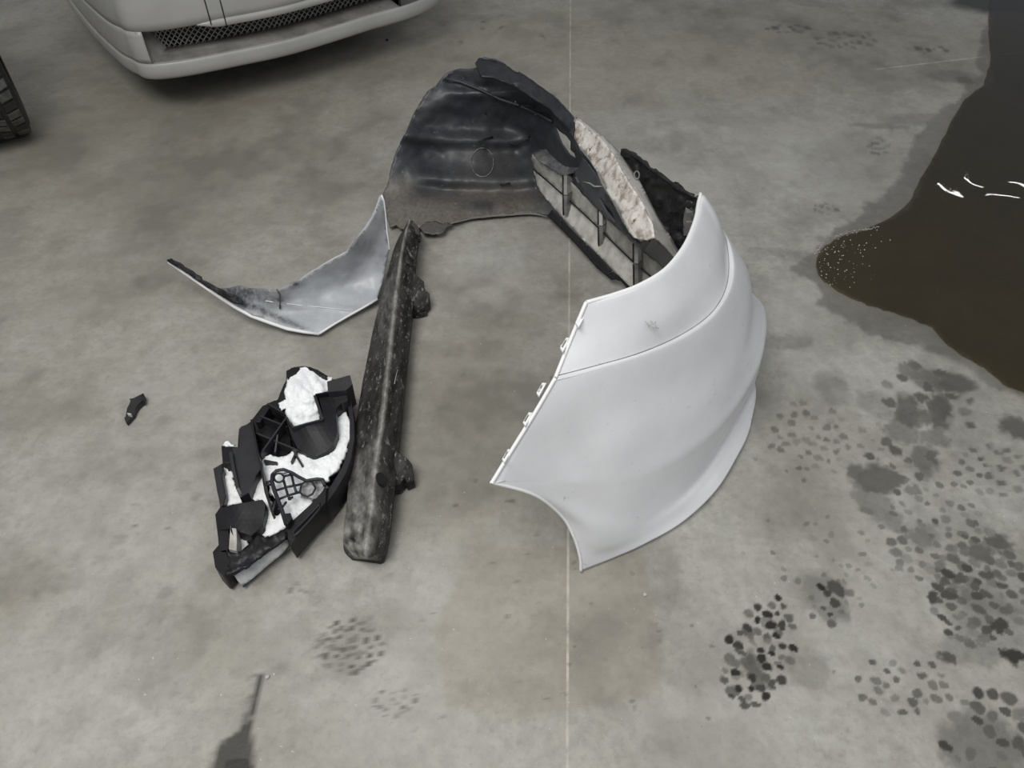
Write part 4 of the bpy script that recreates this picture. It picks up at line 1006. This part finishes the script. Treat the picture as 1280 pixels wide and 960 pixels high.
# underside, body and front wheel
und = [(plan[i][0]-nrm[i][0]*.17, plan[i][1]-nrm[i][1]*.17) for i in range(0, n_pl, 3)]
nn = len(und)
vs_ = [(x, y, .15) for x, y in und]+[(x, y, .60) for x, y in und]
fs_ = [tuple(range(nn)), tuple(range(2*nn-1, nn-1, -1))]+[(i, (i+1) % nn, (i+1) % nn+nn, i+nn) for i in range(nn)]
mesh_obj('undertray', vs_, fs_, 'dark', car, False)
hood = [(plan[i][0]-nrm[i][0]*.39, plan[i][1]-nrm[i][1]*.39) for i in range(0, n_pl, 3)]
mesh_obj('bonnet', [(x, y, .80) for x, y in hood], [tuple(range(len(hood)))], 'car', car, False, None, .004)
def wheel(parent, centre, axis_, R_=.31, Wd_=.19, blocks=True, nm='tyre', n=40):
    ax = Vector(axis_).normalized(); up = Vector((0, 0, 1)); fw = up.cross(ax).normalized()
    prof = [(-.5,.60),(-.52,.72),(-.5,.88),(-.44,.95),(-.38,.975),(0,.985),(.38,.975),(.44,.95),(.5,.88),(.52,.72),(.5,.60)]
    vs, fs = [], []; k = len(prof)
    for i in range(n):
        t = 2*math.pi*i/n; r_ = fw*math.cos(t)+up*math.sin(t)
        for a_, rr_ in prof: vs.append(Vector(centre)+ax*a_*Wd_+r_*rr_*R_)
    for i in range(n):
        for j in range(k-1): fs.append((i*k+j, i*k+j+1, ((i+1) % n)*k+j+1, ((i+1) % n)*k+j))
    o = mesh_obj(nm, vs, fs, 'rubber', parent)
    for s_ in (-1, 1):
        vs2 = [Vector(centre)+ax*s_*Wd_*.34]
        m_ = 24
        for rr_, aa in ((.22, .40), (.55, .34), (.61, .46)):
            for i in range(m_):
                t = 2*math.pi*i/m_; vs2.append(Vector(centre)+ax*s_*Wd_*aa+(fw*math.cos(t)+up*math.sin(t))*rr_*R_)
        fs2 = [(0, 1+i, 1+(i+1) % m_) for i in range(m_)]
        for q in range(2): fs2 += [(1+q*m_+i, 1+q*m_+(i+1) % m_, 1+(q+1)*m_+(i+1) % m_, 1+(q+1)*m_+i) for i in range(m_)]
        mesh_obj('rim', vs2, fs2, 'dusty', parent)
    if blocks:
        bm_parts = []; nb_ = 46; row_def = [(-.36, .20), (-.12, .17), (.12, .17), (.36, .20)]
        first = None
        for i in range(nb_):
            for q, (ac, aw) in enumerate(row_def):
                t0 = 2*math.pi*(i+.5*(q % 2))/nb_; dt = 2*math.pi/nb_*.34; sk = .5*dt*(1 if q in (0, 2) else -1)
                vv = []
                for rr_ in (.965, 1.0 if abs(ac) < .2 else .992):
                    for (da, dt_) in ((-1, -1), (1, -1), (1, 1), (-1, 1)):
                        t = t0+dt_*dt+da*sk; sh_ = .9 if rr_ > .98 else 1
                        vv.append(Vector(centre)+ax*(ac+da*aw/2*sh_)*Wd_+(fw*math.cos(t)+up*math.sin(t))*rr_*R_)
                bm_parts.append((vv, [(4,5,6,7),(0,1,5,4),(1,2,6,5),(2,3,7,6),(3,0,4,7)]))
        for gi, (v_, f_) in enumerate(bm_parts):
            mesh_obj('tread_block', v_, f_, 'rubberdust' if gi % 3 != 1 else 'rubber', parent, False)
    return o
wc = c0+side*.62+fd*.10
wheel(car, (wc.x, wc.y, .30), fd, .30, .18, False)

# tyre at the left edge
tc_ = P(43, 163)
ax_ = Vector((.84, .54, 0)).normalized(); Rt = .31
nrm2 = Vector((-ax_.y, ax_.x, 0))
ctr = tc_ - ax_*.11 + nrm2*.05 + Vector((0, 0, Rt))
ty = thing('tyre', 'black tyre with chunky dusty tread cut off by the left edge', 'tyre', (ctr.x, ctr.y, 0))
wheel(ty, tuple(ctr), ax_, Rt, .22, True, 'carcass')

# crumbs and little stones on the floor
for i, (x, y, lab) in enumerate([(484, 50, 'tiny black crumb on the floor just below the car bumper'), (806, 743, 'tiny pale pebble on the brown square stain right of centre'),
                                 (334, 846, 'tiny pale pebble at the upper tip of the dark liquid run')]):
    c_ = P(x, y, .003); r_ = .0045 if i != 0 else .007
    bm = bmesh.new(); bmesh.ops.create_icosphere(bm, subdivisions=2, radius=r_)
    for v_ in bm.verts: v_.co *= 1+.35*noise.noise(v_.co*300+Vector((i*9, 0, 0))); v_.co.z = v_.co.z*.6+r_*.35
    me_ = bpy.data.meshes.new('pebble'); bm.to_mesh(me_); bm.free(); me_.materials.append(M['black' if i == 0 else 'foam'])
    o = bpy.data.objects.new('pebble', me_); C.objects.link(o); o.location = (c_.x, c_.y, 0.0015); tag(o, lab, 'pebble')
